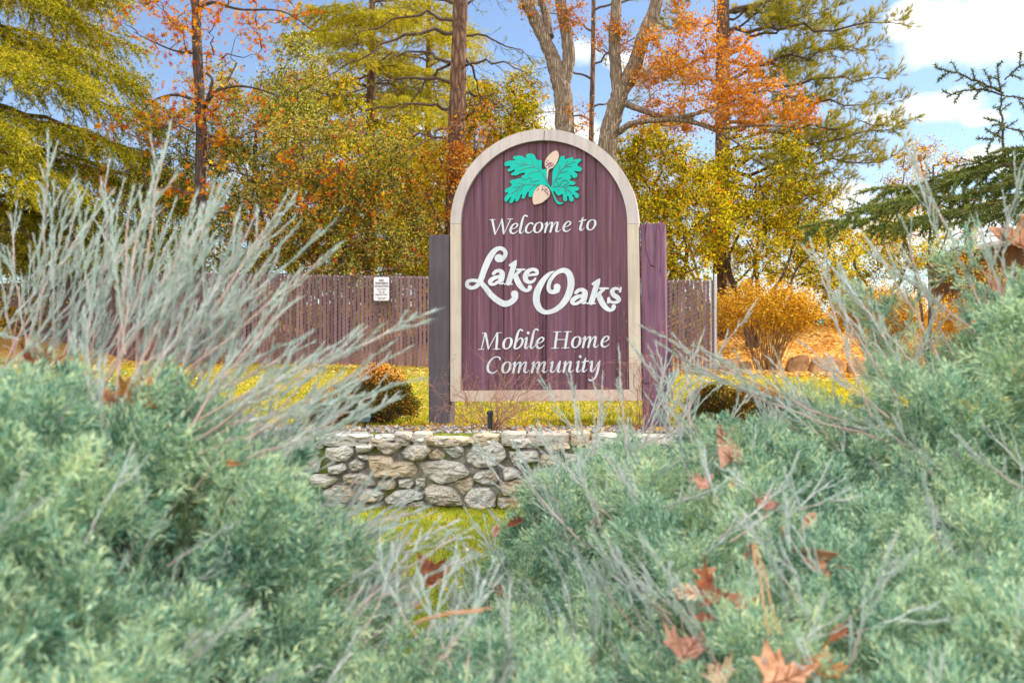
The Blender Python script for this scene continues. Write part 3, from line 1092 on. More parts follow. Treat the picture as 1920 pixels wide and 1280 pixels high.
# ---- oak leaf and acorn emblem
zz = lambda pts: [(930 + x / 10.24, 270 + y / 10.24) for x, y in pts]
LEAFOUT = [(875, 315), (800, 315), (765, 270), (740, 215), (690, 190), (640, 188), (590, 200), (575, 235), (590, 270), (550, 260), (490, 230), (400, 228), (335, 245), (330, 280), (375, 315), (270, 320), (190, 345), (165, 385), (180, 425), (270, 425), (260, 470), (225, 490), (235, 525), (290, 520), (360, 490), (350, 530), (295, 565), (300, 600), (400, 600), (480, 560), (550, 555), (545, 590), (490, 620), (480, 655), (300, 695), (265, 725), (295, 765), (290, 810), (190, 870), (170, 900), (185, 930), (235, 935), (210, 980), (170, 1030), (165, 1080), (180, 1105), (215, 1095), (285, 1015), (285, 1040), (255, 1110), (275, 1135), (310, 1130), (375, 1035), (370, 1090), (390, 1105), (430, 1080), (480, 970), (505, 975), (490, 1030), (520, 1052), (550, 1040), (600, 930), (630, 925), (625, 1000), (655, 1020), (700, 1000), (740, 890), (800, 810), (860, 790), (900, 790), (985, 805), (1045, 880), (1090, 970), (1150, 1110), (1210, 1160), (1280, 1145), (1285, 1125), (1230, 1125), (1180, 1090), (1130, 1010), (1100, 910), (1125, 910), (1170, 970), (1215, 990), (1280, 960), (1290, 1060), (1320, 1100), (1355, 1095), (1365, 1060), (1360, 1010), (1395, 1005), (1405, 1070), (1440, 1105), (1480, 1095), (1490, 1040), (1460, 985), (1490, 975), (1530, 1035), (1575, 1035), (1590, 990), (1560, 945), (1515, 910), (1580, 890), (1590, 845), (1530, 820), (1405, 815), (1430, 800), (1510, 780), (1520, 745), (1490, 720), (1410, 695), (1445, 660), (1430, 600), (1445, 595), (1470, 640), (1520, 655), (1560, 620), (1555, 575), (1495, 520), (1600, 530), (1640, 505), (1640, 460), (1570, 420), (1575, 375), (1635, 320), (1620, 290), (1560, 290), (1480, 300), (1475, 250), (1350, 290), (1320, 290), (1315, 240), (1270, 230), (1225, 270), (1200, 340), (1140, 430), (1095, 500), (1080, 620), (1080, 740), (1055, 830), (1010, 770), (985, 690), (970, 490), (890, 490), (875, 430)]
g = Geo()
lo = catmull(np.array(LEAFOUT), 3, True)
slab(g, zz(lo), .013, .011)
leafs = g.build('oak_leaves', m_teal, sign)
tagobj(leafs, 'teal cut-out oak leaves')


def lines(name, mat_, par, sets, wd, w0):
    g = Geo()
    for k, s in enumerate(sets):
        stroke(g, [(930 + x / 10.24, 270 + y / 10.24, wd) for x, y in s], w0 + k * .00015, .004, 4)
    return g.build(name, mat_, par)


VE = [[(360, 370), (600, 395), (740, 440), (860, 520)], [(490, 300), (600, 395)], [(640, 255), (700, 340), (740, 430)], [(400, 440), (500, 410), (600, 400)], [(430, 520), (570, 465), (720, 440)], [(610, 580), (720, 540), (850, 520)], [(800, 410), (850, 500)],
      [(410, 740), (570, 772), (700, 770), (830, 785)], [(320, 830), (430, 815), (560, 775)], [(290, 950), (400, 870), (470, 810)], [(390, 990), (430, 850)], [(460, 900), (510, 810)], [(640, 890), (690, 820), (760, 785)], [(480, 655), (560, 680), (660, 640), (680, 720), (830, 690)],
      [(1520, 330), (1400, 380), (1290, 460), (1210, 550), (1130, 690), (1090, 800)], [(1370, 320), (1300, 450)], [(1450, 430), (1330, 435)], [(1215, 400), (1215, 540)], [(1370, 515), (1215, 550)], [(1260, 640), (1140, 680)],
      [(1090, 825), (1200, 800), (1310, 830), (1400, 890), (1460, 940)], [(1390, 740), (1280, 810)], [(1440, 770), (1320, 830)], [(1330, 850), (1350, 950)], [(1180, 840), (1205, 900)], [(1150, 700), (1220, 775), (1280, 690), (1390, 700)], [(880, 545), (940, 640), (1000, 760)]]
lines('leaf_veins', m_vein, leafs, VE, .55, .0145)
for nm, pts in (('acorn', [(1170, 128), (1090, 150), (1010, 220), (950, 310), (935, 380), (945, 440), (975, 480), (975, 600), (985, 690), (1000, 560), (1020, 490), (1100, 450), (1160, 370), (1200, 270), (1205, 200)]),
                ('acorn', [(850, 795), (900, 790), (985, 830), (1030, 900), (1030, 980), (990, 1040), (880, 1125), (800, 1150), (730, 1160), (705, 1090), (705, 1010), (740, 900), (790, 835)])):
    g = Geo()
    slab(g, zz(catmull(np.array(pts), 4, True)), .016, .013)
    ac = g.build(nm, m_nut, sign)
    if pts[0][0] == 1170:
        tagobj(ac, 'slim cream acorn pointing up')
        H = [[(970, 300), (1040, 355), (1110, 380)], [(950, 350), (1100, 420)], [(945, 400), (1050, 440)], [(1090, 365), (1000, 400), (960, 440)], [(1060, 350), (975, 395)], [(1030, 440), (1000, 380), (960, 330)], [(1075, 430), (1035, 370)], [(990, 470), (1050, 420), (1110, 400)]]
    else:
        tagobj(ac, 'plump cream acorn pointing down')
        H = [[(870, 880), (940, 870), (1000, 890)], [(880, 850), (960, 920), (1020, 980)], [(925, 820), (960, 880), (970, 960)], [(985, 850), (930, 920)], [(1020, 910), (950, 950)], [(900, 800), (880, 900)], [(780, 900), (820, 860), (800, 850)], [(1000, 950), (985, 1000)]]
    lines('acorn_hatching', m_hatch, ac, H, .6, .0175)

# ================================================================== garden fixtures near the sign
m_black = plain_mat('black_plastic', (.012, .014, .022), .45, .2)
m_steel = plain_mat('galvanised_steel', (.42, .43, .46), .45, .15, 40, .6)
m_boxg = plain_mat('blue_grey_box_paint', (.16, .26, .31), .6, .15)
g = Geo()
b = P(918.5, 809, 6.0)
lt = thing('garden_light', 'short black cylindrical garden light in front of the bare shrub', 'garden light', (b[0], b[1], .42))
h0 = .40
tube(g, [(b[0], b[1], h0), (b[0], b[1], .52)], .0145, 16)
g.build('light_body', m_black, lt, smooth=False)
g = Geo()
tube(g, [(b[0], b[1], .521), (b[0], b[1], .535), (b[0], b[1], .541), (b[0], b[1], .545)], [.019, .019, .016, .009], 16)
g.build('light_cap', m_black, lt)
# square flood lights
def flood(px, py, Y, label, mat_, yaw, s=1.0):
    p = P(px, py, Y)
    r = thing('flood_light', label, 'flood light', (p[0], p[1], float(ground(p[0], p[1]))), 'flood lights in the planting bed')
    ca, sa = math.cos(yaw), math.sin(yaw)
    Rz = np.array([[ca, -sa, 0], [sa, ca, 0], [0, 0, 1]])
    tl = math.radians(35)
    Rx = np.array([[1, 0, 0], [0, math.cos(tl), -math.sin(tl)], [0, math.sin(tl), math.cos(tl)]])
    g = Geo()
    box(g, p, (.085 * s, .045 * s, .06 * s), rot=Rz @ Rx, bev=.005)
    g.build('lamp_housing', mat_, r)
    g = Geo()
    q = p + (Rz @ Rx @ np.array([0, .024 * s, 0]))
    box(g, q, (.074 * s, .004, .05 * s), rot=Rz @ Rx)
    g.build('lens', m_steel, r)
    g = Geo()
    tube(g, [(p[0], p[1], ORG[r.name][2] - .02), (p[0], p[1], p[2] - .03 * s)], .008, 8)
    g.build('stake', m_black, r)


flood(684, 783, 6.35, 'small pale blue floodlight beside the rounded azalea', m_boxg, .6, .8)
flood(1496, 766, 6.2, 'dark floodlight right of the darker azalea behind the juniper', m_black, -.2, 1.9)
# electrical box with conduit on right post side
p = P(1257, 709.5, 6.42)
eb = thing('electrical_box', 'blue grey weatherproof outlet box beside the right sign post', 'electrical box', (p[0], p[1], .42))
g = Geo()
box(g, p, (.044, .05, .075), bev=.004)
g.build('box_body', m_boxg, eb)
g = Geo()
for k in range(4):
    box(g, p + np.array([0, -.0265, -.024 + k * .016]), (.006, .003, .009))
g.build('outlet_slots', m_black, eb)
g = Geo()
tube(g, [(p[0] - .010, p[1], p[2] - .037), (p[0] - .011, p[1], p[2] - .12), (p[0] - .008, p[1], p[2] - .20), (p[0], p[1], .41)], .003, 6)
tube(g, [(p[0] + .004, p[1], p[2] - .037), (p[0] + .012, p[1], p[2] - .12), (p[0] + .03, p[1], p[2] - .2), (p[0] + .05, p[1], .41)], .003, 6)
g.build('cable', m_black, eb)
g = Geo()
q = P(1254.5, 665, 6.42)
box(g, (q[0], q[1], (P(0, 640, 6.42)[2] + P(0, 690, 6.42)[2]) / 2), (.022, .03, P(0, 640, 6.42)[2] - P(0, 690, 6.42)[2]), bev=.003)
g.build('conduit', m_postR, eb)

# ================================================================== FENCE
m_slat, nt = new_mat('plum_brown_slat')
a_ = nt.noise(nt.coord((1, 1, .15)), 6, 4, .6)
b_ = nt.n('ShaderNodeNewGeometry').outputs['Random Per Island']
principled(nt, nt.ramp(nt.math('ADD', nt.math('MULTIPLY', a_, .6), nt.math('MULTIPLY', b_, .45)), [(.25, (.075, .040, .050)), (.55, (.130, .072, .085)), (.8, (.19, .110, .122))]), .6, a_, .1, .004, spec=.3)
m_wire = plain_mat('fence_wire', (.50, .46, .52), .4, .1, 30, .5)
FP = [P(-60, 690, 25.5)[:2], P(250, 690, 20.6)[:2], P(420, 690, 20.1)[:2], P(800, 690, 19.7)[:2], P(1340, 690, 19.2)[:2]]
FP = [np.array([q[0], q[1]]) for q in FP]
fr_ = thing('slatted_fence', 'long chain link fence filled with upright plum brown slats behind the sign', 'fence', (FP[-1][0], FP[-1][1], fence_z(FP[-1][0])))
gs, gw = Geo(), Geo()
FH = 1.80
pitch_ = .078
posts = []
for a, b in zip(FP[:-1], FP[1:]):
    L = np.linalg.norm(b - a)
    t = (b - a) / L
    ang = math.atan2(t[1], t[0])
    R = np.array([[math.cos(ang), -math.sin(ang), 0], [math.sin(ang), math.cos(ang), 0], [0, 0, 1]])
    n = int(L / pitch_)
    for k in range(n):
        s = (k + .5) * pitch_
        q = a + t * s
        lean = rng.normal() * .0045
        zb = fence_z(q[0])
        zt = FH + rng.normal() * .006
        box(gs, (q[0] + lean, q[1], zb + .04 + zt / 2 - .02), (.056 + rng.normal() * .0015, .008, zt), rot=R)
    nrm = np.array([t[1], -t[0]])
    rise = .50
    c0 = -L * rise - .2
    while c0 < FH + .2:
        pts = []
        for (front, sl) in ((.011, rise), (-.011, -rise)):
            c = c0 if sl > 0 else c0 + L * rise
            s0, s1 = 0.0, L
            if sl > 0:
                s0, s1 = max(0, (0.03 - c) / sl), min(L, (FH - c) / sl)
            else:
                s0, s1 = max(0, (c - FH) / rise), min(L, (c - .03) / rise)
            if s1 > s0 + .02:
                pp = []
                for s in np.linspace(s0, s1, 6):
                    q = a + t * s + nrm * front
                    pp.append((q[0], q[1], fence_z(q[0]) + .03 + c + sl * s))
                tube(gw, pp, .0020, 3, cap=False)
        c0 += .085
gs.build('privacy_slats', m_slat, fr_)
gw.build('wire_mesh', m_wire, fr_)
for (px, tall, r_) in ((1336, 1.95, .03), (-30, 1.85, .025)):
    x = FP[-1][0] if px > 0 else FP[0][0]
    y = FP[-1][1] if px > 0 else FP[0][1]
    g = Geo()
    z = fence_z(x)
    tube(g, [(x + .02, y - .01, z - .1), (x + .02, y - .01, z + tall - .04), (x + .02, y - .01, z + tall - .01), (x + .02, y - .01, z + tall)], [r_, r_, r_ * .8, r_ * .3], 12)
    for hh_ in (.25, .6, .95, 1.3, 1.65):
        tube(g, [(x + .02, y - .01, z + hh_ - .012), (x + .02, y - .01, z + hh_ + .012)], r_ * 1.2, 12)
    if px > 0:
        tube(g, [(x - .07, y - .03, z + .03), (x - .07, y - .03, z + FH)], .008, 6)
    g.build('end_post', m_steel, fr_)
g = Geo()
pp = []
for q in FP:
    pp.append((q[0], q[1] + .04, fence_z(q[0]) + FH - .01))
tube(g, pp, .018, 8)
g.build('top_rail', m_steel, fr_)

# warning notice wired to the fence
m_white = plain_mat('notice_white', (.62, .60, .66), .5, .04)
m_ink = plain_mat('notice_ink', (.045, .035, .06), .6)
YN = 19.66
c0_, c1_ = P(701, 519.5, YN), P(729.5, 563.5, YN)
nw, nh = c1_[0] - c0_[0], c0_[2] - c1_[2]
cx_, cz_ = (c0_[0] + c1_[0]) / 2, (c0_[2] + c1_[2]) / 2
no = thing('warning_notice', 'white no trespassing notice with dark lettering wired to the fence', 'notice sign', (cx_, YN, cz_ - nh / 2))
g = Geo()
k = .025
ol = []
for (sx, sz, a0) in ((1, 1, 0), (-1, 1, 90), (-1, -1, 180), (1, -1, 270)):
    for a in np.linspace(a0, a0 + 90, 5):
        ol.append((cx_ + sx * (nw / 2 - k) + k * math.cos(math.radians(a)), cz_ + sz * (nh / 2 - k) + k * math.sin(math.radians(a))))
n = len(ol)
v = [(x, YN, z) for x, z in ol] + [(x, YN + .004, z) for x, z in ol]
g.add(v, [tuple(range(n)), tuple(range(2 * n - 1, n - 1, -1))] + [(q, n + q, n + (q + 1) % n, (q + 1) % n) for q in range(n)])
g.build('notice_panel', m_white, no)
for txt, yy_, hgt, wd, off in (('NO', 525.5, 4.6, 9.0, .006), ('TRESPASSING', 530.8, 3.9, 25, .005), ('OR SOLICITING', 536.4, 3.9, 26, .005), ('VIOLATORS', 542.3, 2.8, 18.5, .0), ('WILL BE', 547.3, 2.8, 12, .0), ('PROSECUTED', 552.2, 2.8, 22, .0), ('CA PENAL CODE', 558.1, 1.5, 16, 0), ('SEC. 602', 560.9, 1.5, 12, 0)):
    cu = bpy.data.curves.new('notice_text', 'FONT')
    cu.body = txt
    cu.align_x = 'CENTER'
    cu.align_y = 'CENTER'
    cu.extrude = .002
    cu.offset = off * 3
    tmp = bpy.data.objects.new('tmp', cu)
    COL.objects.link(tmp)
    bpy.context.view_layer.update()
    me = bpy.data.meshes.new_from_object(tmp)
    bpy.data.objects.remove(tmp)
    vv = np.array([q.co[:] for q in me.vertices])
    w_, h_ = np.ptp(vv[:, 0]), np.ptp(vv[:, 1])
    mid = (vv.max(0) + vv.min(0)) / 2
    sc_ = YN / F
    vv = (vv - mid) * [wd * sc_ / w_, hgt * sc_ / h_, 1]
    zc = P(715, yy_, YN)[2]
    wv = np.stack([cx_ + vv[:, 0], YN - .003 - vv[:, 2], zc + vv[:, 1]], -1)
    ff = [tuple(p_.vertices) for p_ in me.polygons]
    g = Geo()
    g.add(wv, ff)
    g.build('notice_lettering', m_ink, no)
    bpy.data.meshes.remove(me)

# ================================================================== plant generators
m_bark_pine = bark_mat('pine_bark', (.045, .022, .014), (.23, .12, .075), 7)
m_bark_grey = bark_mat('grey_oak_bark', (.075, .052, .038), (.36, .27, .20), 15, .12)
m_bark_gum = bark_mat('brown_gum_bark', (.030, .020, .018), (.15, .10, .08), 10, .2)
m_twig = plain_mat('dark_twig', (.075, .048, .036), .9, .4, 30)
m_stem_br = plain_mat('brown_shrub_stem', (.24, .13, .055), .9, .35, 30)
m_twig_grey = plain_mat('grey_twig', (.26, .20, .16), .9, .3, 30)
m_twig_red = plain_mat('reddish_twig', (.30, .15, .11), .8, .35, 30)

YG = [(0, (.035, .06, .008)), (.35, (.10, .14, .012)), (.7, (.26, .27, .02)), (.93, (.48, .40, .03)), (1, (.55, .18, .03))]
m_lf_green = leaf_mat('evergreen_broad_leaf', [(0, (.015, .03, .006)), (.32, (.09, .14, .012)), (.68, (.42, .44, .025)), (.9, (.66, .56, .04)), (1, (.50, .12, .02))], .40, clump=.22, cscale=.9, gloss=.06)
m_lf_yellow = leaf_mat('yellow_green_leaf', [(0, (.035, .055, .008)), (.30, (.22, .25, .014)), (.7, (.68, .62, .03)), (.95, (.74, .44, .02)), (1, (.5, .06, .03))], .44, clump=.22, cscale=.9)
m_lf_mix = leaf_mat('mixed_autumn_leaf', [(0, (.018, .03, .006)), (.32, (.09, .13, .012)), (.62, (.40, .40, .025)), (.86, (.60, .40, .03)), (.94, (.50, .16, .02)), (1, (.42, .06, .02))], .40, clump=.28, cscale=1.1, gloss=.04)
m_lf_orange = leaf_mat('orange_oak_leaf', [(0, (.30, .08, .008)), (.4, (.50, .17, .010)), (.8, (.60, .27, .015)), (1, (.68, .46, .14))], .42, (1.15, 1.0, .4), clump=.25)
m_lf_bush = leaf_mat('golden_shrub_leaf', [(0, (.14, .065, .006)), (.35, (.44, .23, .012)), (.75, (.64, .40, .025)), (1, (.80, .60, .12))], .5, (1.25, 1.05, .6), clump=.18)
m_lf_star = leaf_mat('sweetgum_leaf', [(0, (.42, .04, .015)), (.25, (.52, .14, .010)), (.7, (.62, .27, .012)), (1, (.66, .42, .03))], .42, (1.15, 1.0, .4))
m_berry = leaf_mat('red_leaf', [(0, (.50, .03, .03)), (1, (.62, .10, .04))], .3)
m_cedar = leaf_mat('cedar_needle', [(0, (.03, .05, .008)), (.35, (.11, .13, .012)), (.7, (.44, .40, .025)), (1, (.66, .52, .04))], .33, (1.4, 1.3, .5), clump=.30, cscale=.8)
m_cedar_y = leaf_mat('yellow_cedar_needle', [(0, (.12, .13, .015)), (.5, (.32, .31, .025)), (1, (.55, .46, .05))], .45, clump=.25)
m_deodar = leaf_mat('blue_cedar_needle', [(0, (.05, .08, .035)), (.5, (.13, .17, .06)), (1, (.32, .32, .08))], .3, (1.3, 1.25, .6), clump=.2)
m_pine = leaf_mat('pine_needle', [(0, (.08, .10, .02)), (.5, (.24, .25, .03)), (.9, (.46, .40, .05)), (1, (.50, .34, .10))], .35, clump=.25)


def curve_to(p0, p1, bow, n=7, wob=.04, seed=0):
    p0, p1 = np.array(p0, float), np.array(p1, float)
    t = np.linspace(0, 1, n)[:, None]
    L = np.linalg.norm(p1 - p0)
    mid = (p0 + p1) / 2 + np.array(bow)
    q = (1 - t) ** 2 * p0 + 2 * t * (1 - t) * mid + t ** 2 * p1
    w = rng.normal(size=(n, 3)) * wob * L
    w[0] = w[-1] = 0
    return q + w


def in_ellipsoid(n, c, r, shell=.35):
    d = unit(rng.normal(size=(n, 3)))
    rad = (shell + (1 - shell) * rng.random(n)) ** .5
    return np.array(c) + d * rad[:, None] * np.array(r)


def trunk_geo(stems, sides=10, rough=.12, seed=0):
    """stems: list of (points, r0, r1) -> bark mesh"""
    g = Geo()
    for k, (pts, r0, r1) in enumerate(stems):
        p = catmull(np.array(pts, float), 7)
        r = np.linspace(r0, r1, len(p))
        ell = 1 + rough * rng.normal(size=(len(p), sides)) * .5
        tube(g, p, r, sides, ell=ell)
    return g


def broad_tree(name, label, cat, base, stems, blobs, leafm, barkm, nclus, nleaf, lsize, twigm=None, group=None, tmpl=LEAF, clus_r=.32, twig_n=4, extra=None, barktwig=.010, limbs=True):
    """trunk and limbs reach out to leaf clusters spread through the crown's volume"""
    r = thing(name, label, cat, base, group)
    g = trunk_geo(stems)
    allp = np.concatenate([catmull(np.array(s[0], float), 7) for s in stems])
    wts = np.array([b[2] for b in blobs], float)
    wts /= wts.sum()
    cl = []
    for b, w in zip(blobs, wts):
        cl.append(in_ellipsoid(max(1, int(nclus * w)), b[0], b[1]))
    cl = np.concatenate(cl)
    gt = Geo()
    A, B = [], []
    nodes = [allp]
    for c in cl[np.argsort(np.linalg.norm(cl - allp.mean(0), axis=1))]:
        pool = np.concatenate(nodes)
        low = pool[pool[:, 2] < c[2] + .1]
        if len(low) == 0:
            low = pool
        dd = np.linalg.norm(low - c, axis=1)
        st = low[np.argmin(dd + rng.random(len(dd)) * .35)]
        L = np.linalg.norm(c - st)
        q = curve_to(st, c, (0, 0, .12 * L), 6, .05)
        if limbs:
            tube(gt, q, np.linspace(min(.05, barktwig + .012 * L), .004, 6), 5, cap=False)
        nodes.append(q[2:])
        for _ in range(twig_n):
            e = c + unit(rng.normal(size=3)) * clus_r * (.5 + .7 * rng.random())
            q2 = curve_to(c, e, (0, 0, .05), 4, .08)
            tube(gt, q2, [.004, .0035, .003, .002], 3, cap=False)
            A.append(q2[:-1])
            B.append(q2[1:])
    g.build('trunk', barkm, r, smooth=True)
    gt.build('branches', twigm or barkm, r)
    A, B = np.concatenate(A), np.concatenate(B)
    seg = np.linalg.norm(B - A, axis=1)
    pos, d, idx, t = on_segments(A, B, nleaf * .6 / seg.sum())
    n2 = int(nleaf * .4)
    k = rng.integers(0, len(cl), n2)
    pos = np.concatenate([pos, cl[k] + rng.normal(size=(n2, 3)) * clus_r * .55])
    n = len(pos)
    g = Geo()
    scatter(g, pos + rng.normal(size=(n, 3)) * .03, rand_rot(n), lsize * (.6 + .7 * rng.random(n)), *tmpl)
    g.build('crown', leafm, r)
    if extra:
        for (mm, cnt, sz, tm, nm) in extra:
            k = rng.integers(0, n, cnt)
            g = Geo()
            scatter(g, pos[k] + rng.normal(size=(cnt, 3)) * .06, rand_rot(cnt), sz * (.6 + .7 * rng.random(cnt)), *tm)
            g.build(nm, mm, r)
    return r


def gz(px, Y):
    p = P(px, 690, Y)
    return np.array([p[0], Y, float(ground(p[0], Y))])


def blob(px, py, Y, hw, hh, w=1.0, dep=None):
    s = Y / F
    return (P(px, py, Y), (hw * s, (dep if dep else hw * s * .8), hh * s), w)


# ---------------------------------------------------------------- left cedar
def conifer(name, label, cat, base, trunk, r0, r1, boughs, needle, barkm, sub=16, hang=.35, dens=60, blen=.05, bwid=.009, sublen=.9, fwd=.7, group=None, droop=.25, subr=.006):
    """boughs: (start, end, bow z). Side twigs fan out in the bough's plane and sag, needles clothe them"""
    r = thing(name, label, cat, base, group)
    g = trunk_geo([(trunk, r0, r1)])
    g.build('trunk', barkm, r, smooth=True)
    gb = Geo()
    A, B = [], []
    for (s, e, bow) in boughs:
        s, e = np.array(s, float), np.array(e, float)
        L = np.linalg.norm(e - s)
        q = curve_to(s, e, (0, 0, bow), 12, .012)
        tube(gb, q, np.linspace(.012 + .011 * L, .004, 12), 5, cap=False)
        A.append(q[2:-1])
        B.append(q[3:])
        d = unit(e - s)
        side = unit(np.cross(d, [0, 0, 1.0]))
        n = max(4, int(sub * L))
        for k in range(n):
            t = .12 + .88 * (k + rng.random()) / n
            i = min(10, int(t * 11))
            p0 = q[i] + (q[i + 1] - q[i]) * (t * 11 - i)
            sg = 1 if k % 2 else -1
            ll = sublen * (.35 + .65 * math.sin(math.pi * min(1, .25 + .75 * (1 - t)))) * (.6 + .6 * rng.random())
            dr = unit(d * fwd + side * sg * (.7 + .3 * rng.random()) + np.array([0, 0, rng.normal() * .12]))
            p1 = p0 + dr * ll + np.array([0, 0, -droop * ll])
            q2 = curve_to(p0, p1, (0, 0, .10 * ll), 6, .02)
            tube(gb, q2, np.linspace(subr, .002, 6), 3, cap=False)
            A.append(q2[:-1])
            B.append(q2[1:])
            m = max(2, int(ll / .12))
            for j in range(m):
                a = q2[1 + int((j + .5) / m * 4)]
                hl = hang * (.4 + .8 * rng.random())
                dd = unit(dr * .8 + rng.normal(size=3) * .5 + np.array([0, 0, -.55]))
                b1 = a + dd * hl * .5
                b2 = b1 + unit(dd + [0, 0, -.6]) * hl * .5
                A.append(np.array([a, b1]))
                B.append(np.array([b1, b2]))
    A, B = np.concatenate(A), np.concatenate(B)
    gb.build('branches', barkm, r)
    pos, d, idx, t = on_segments(A, B, dens)
    n = len(pos)
    dirs = d * .55 + rng.normal(size=(n, 3)) * .55
    g = Geo()
    blades(g, pos, dirs, blen * (.6 + .8 * rng.random(n)), bwid)
    g.build('crown', needle, r)
    return r


def bough_whorl(trunk_pts, z0, z1, n, reach, az0, az1, drop=.15, bow=.25, taper=.3, up=0.0):
    tp = catmull(np.array(trunk_pts, float), 8)
    out = []
    for k in range(n):
        f = (k + .5) / n
        z = z0 + (z1 - z0) * f
        i = np.argmin(np.abs(tp[:, 2] - z))
        s = tp[i].copy()
        s[2] = z
        az = az0 + (az1 - az0) * rng.random()
        L = reach * (1 - (1 - taper) * f) * (.75 + .4 * rng.random())
        e = s + np.array([math.cos(az) * L, math.sin(az) * L, -drop * L + up * L])
        out.append((s, e, bow * L * (.6 + .6 * rng.random())))
    return out


R_ = math.radians
b = gz(-90, 21.6)
tr = [b, b + [.05, 0, 3], b + [0, .1, 7], b + [.1, 0, 13.5]]
bo = bough_whorl(tr, 3.4, 12.5, 48, 5.6, R_(-130), R_(80), .26, .12, .5)
conifer('cedar_tree', 'huge drooping yellow green cedar filling the upper left of the view', 'tree', b, tr, .30, .10, bo, m_cedar, m_bark_pine, sub=11, hang=.55, dens=88, blen=.075, bwid=.015, sublen=1.15, droop=.38)

# yellow green conifer far back
for (px, Y, H, lab, reach, nb) in ((692, 29, 12.5, 'tall feathery yellow green conifer behind the evergreen shrubs', 3.1, 40), ):
    b = gz(px, Y)
    tr = [b, b + [0, 0, 4], b + [.05, 0, 8], b + [0, 0, H]]
    bo = bough_whorl(tr, 3.5, H - .6, nb + 14, reach * 1.2, 0, R_(360), .10, .12, .6)
    conifer('yellow_conifer', lab, 'tree', b, tr, .20, .06, bo, m_cedar_y, m_bark_pine, sub=10, hang=.40, dens=75, blen=.09, bwid=.018, sublen=1.0)
for (px, Y, H, lab, reach, nb) in ((800, 32, 13.5, 'farther yellow green conifer seen between the two central trunks', 2.6, 26),):
    b = gz(px, Y)
    tr = [b, b + [0, 0, 4], b + [.05, 0, 8], b + [0, 0, H]]
    bo = bough_whorl(tr, 4.5, H - .6, nb + 14, reach * 1.25, 0, R_(360), .05, .12, .6)
    conifer('yellow_conifer', lab, 'tree', b, tr, .18, .06, bo, m_cedar_y, m_bark_pine, sub=9, hang=.40, dens=60, blen=.09, bwid=.018, sublen=.9)


# ---------------------------------------------------------------- pines
def pine(name, label, base, trunk, r0, r1, boughs, ntuft, tlen=.14, dens=1.0, nneed=20, sub=4.5, seedup=.3, sublen=.8, bareto=.25, wid=.006):
    r = thing(name, label, 'tree', base)
    trunk_geo([(trunk, r0, r1)], 12).build('trunk', m_bark_pine, r, smooth=True)
    gb = Geo()
    T, D = [], []
    for (s, e, bow) in boughs:
        s, e = np.array(s, float), np.array(e, float)
        L = np.linalg.norm(e - s)
        q = curve_to(s, e, (0, 0, bow), 12, .02)
        tube(gb, q, np.linspace(.014 + .011 * L, .006, 12), 6, cap=False)
        T.append(q[-1])
        D.append(unit(q[-1] - q[-2]))
        d = unit(e - s)
        side = unit(np.cross(d, [0, 0, 1.0]))
        n = max(3, int(sub * L))
        for k in range(n):
            t = bareto + (1 - bareto) * (k + rng.random()) / n
            i = min(10, int(t * 11))
            p0 = q[i] + (q[i + 1] - q[i]) * (t * 11 - i)
            ll = sublen * (.4 + .8 * rng.random()) * (1.15 - .6 * t)
            sg = 1 if k % 2 else -1
            dr = unit(d * .8 + side * sg * (.35 + .8 * rng.random()) + np.array([0, 0, rng.normal() * .35 + seedup * .3]))
            p1 = p0 + dr * ll
            q2 = curve_to(p0, p1, (0, 0, -.12 * ll), 6, .03)
            tube(gb, q2, np.linspace(.007, .003, 6), 4, cap=False)
            T.append(q2[-1])
            D.append(unit(q2[-1] - q2[-2] + [0, 0, .25]))
            for j in range(int(1 + ll * 7 * dens)):
                a = q2[rng.integers(2, 6)]
                dd = unit(dr + rng.normal(size=3) * .6 + [0, 0, seedup])
                e2 = a + dd * (.10 + .22 * rng.random())
                tube(gb, [a, (a + e2) / 2 + rng.normal(size=3) * .01, e2], [.004, .003, .0025], 3, cap=False)
                T.append(e2)
                D.append(dd)
    gb.build('branches', m_twig, r)
    T, D = np.array(T), np.array(D)
    keep = rng.random(len(T)) < ntuft
    T, D = T[keep], D[keep]
    n = len(T)
    pos = np.repeat(T, nneed, 0) - np.repeat(D, nneed, 0) * rng.random((n * nneed, 1)) * .10
    dd = np.repeat(D, nneed, 0) + rng.normal(size=(n * nneed, 3)) * .42
    g = Geo()
    blades(g, pos, dd, tlen * (.7 + .5 * rng.random(n * nneed)), wid)
    g.build('crown', m_pine, r)
    return r


# pine with bare drooping branches left of the sign
b = gz(851, 22.0)
tp = [b, P(853, 470, 22), P(854, 330, 22), P(858, 170, 22), P(864, -20, 22), P(868, -160, 22)]
bo = []
for (sy, ex, ey, dy, bw) in ((40, 660, 70, .6, .5), (62, 600, 150, -1, .6), (150, 640, 190, .5, .55), (205, 655, 225, -.5, .45), (205, 960, 215, .8, .35), (130, 1010, 150, -.8, .5), (70, 1000, 120, .4, .55), (20, 990, -10, .8, .3),
                             (268, 700, 262, .9, .25), (175, 985, 235, 1.4, .4), (-10, 720, -40, .4, .3), (10, 640, -10, 1.6, .4), (110, 740, 240, 1.2, .5), (240, 930, 175, -1.0, .3), (90, 930, 260, 1.5, .7), (-60, 760, -90, -1, .3), (-50, 960, -80, 1, .3), (120, 690, 120, 1.5, .5), (235, 760, 300, -1.3, .2)):
    s = P(858, sy, 22)
    e = P(ex, ey, 22 + dy)
    bo.append((s, e, bw))
pine('pine_tree', 'straight brown pine with bare arching branches left of the arch of the sign', b, tp, .235, .14, bo, .22, .12, .8, 16, 5.5, -.25, .75, .15, .0065)

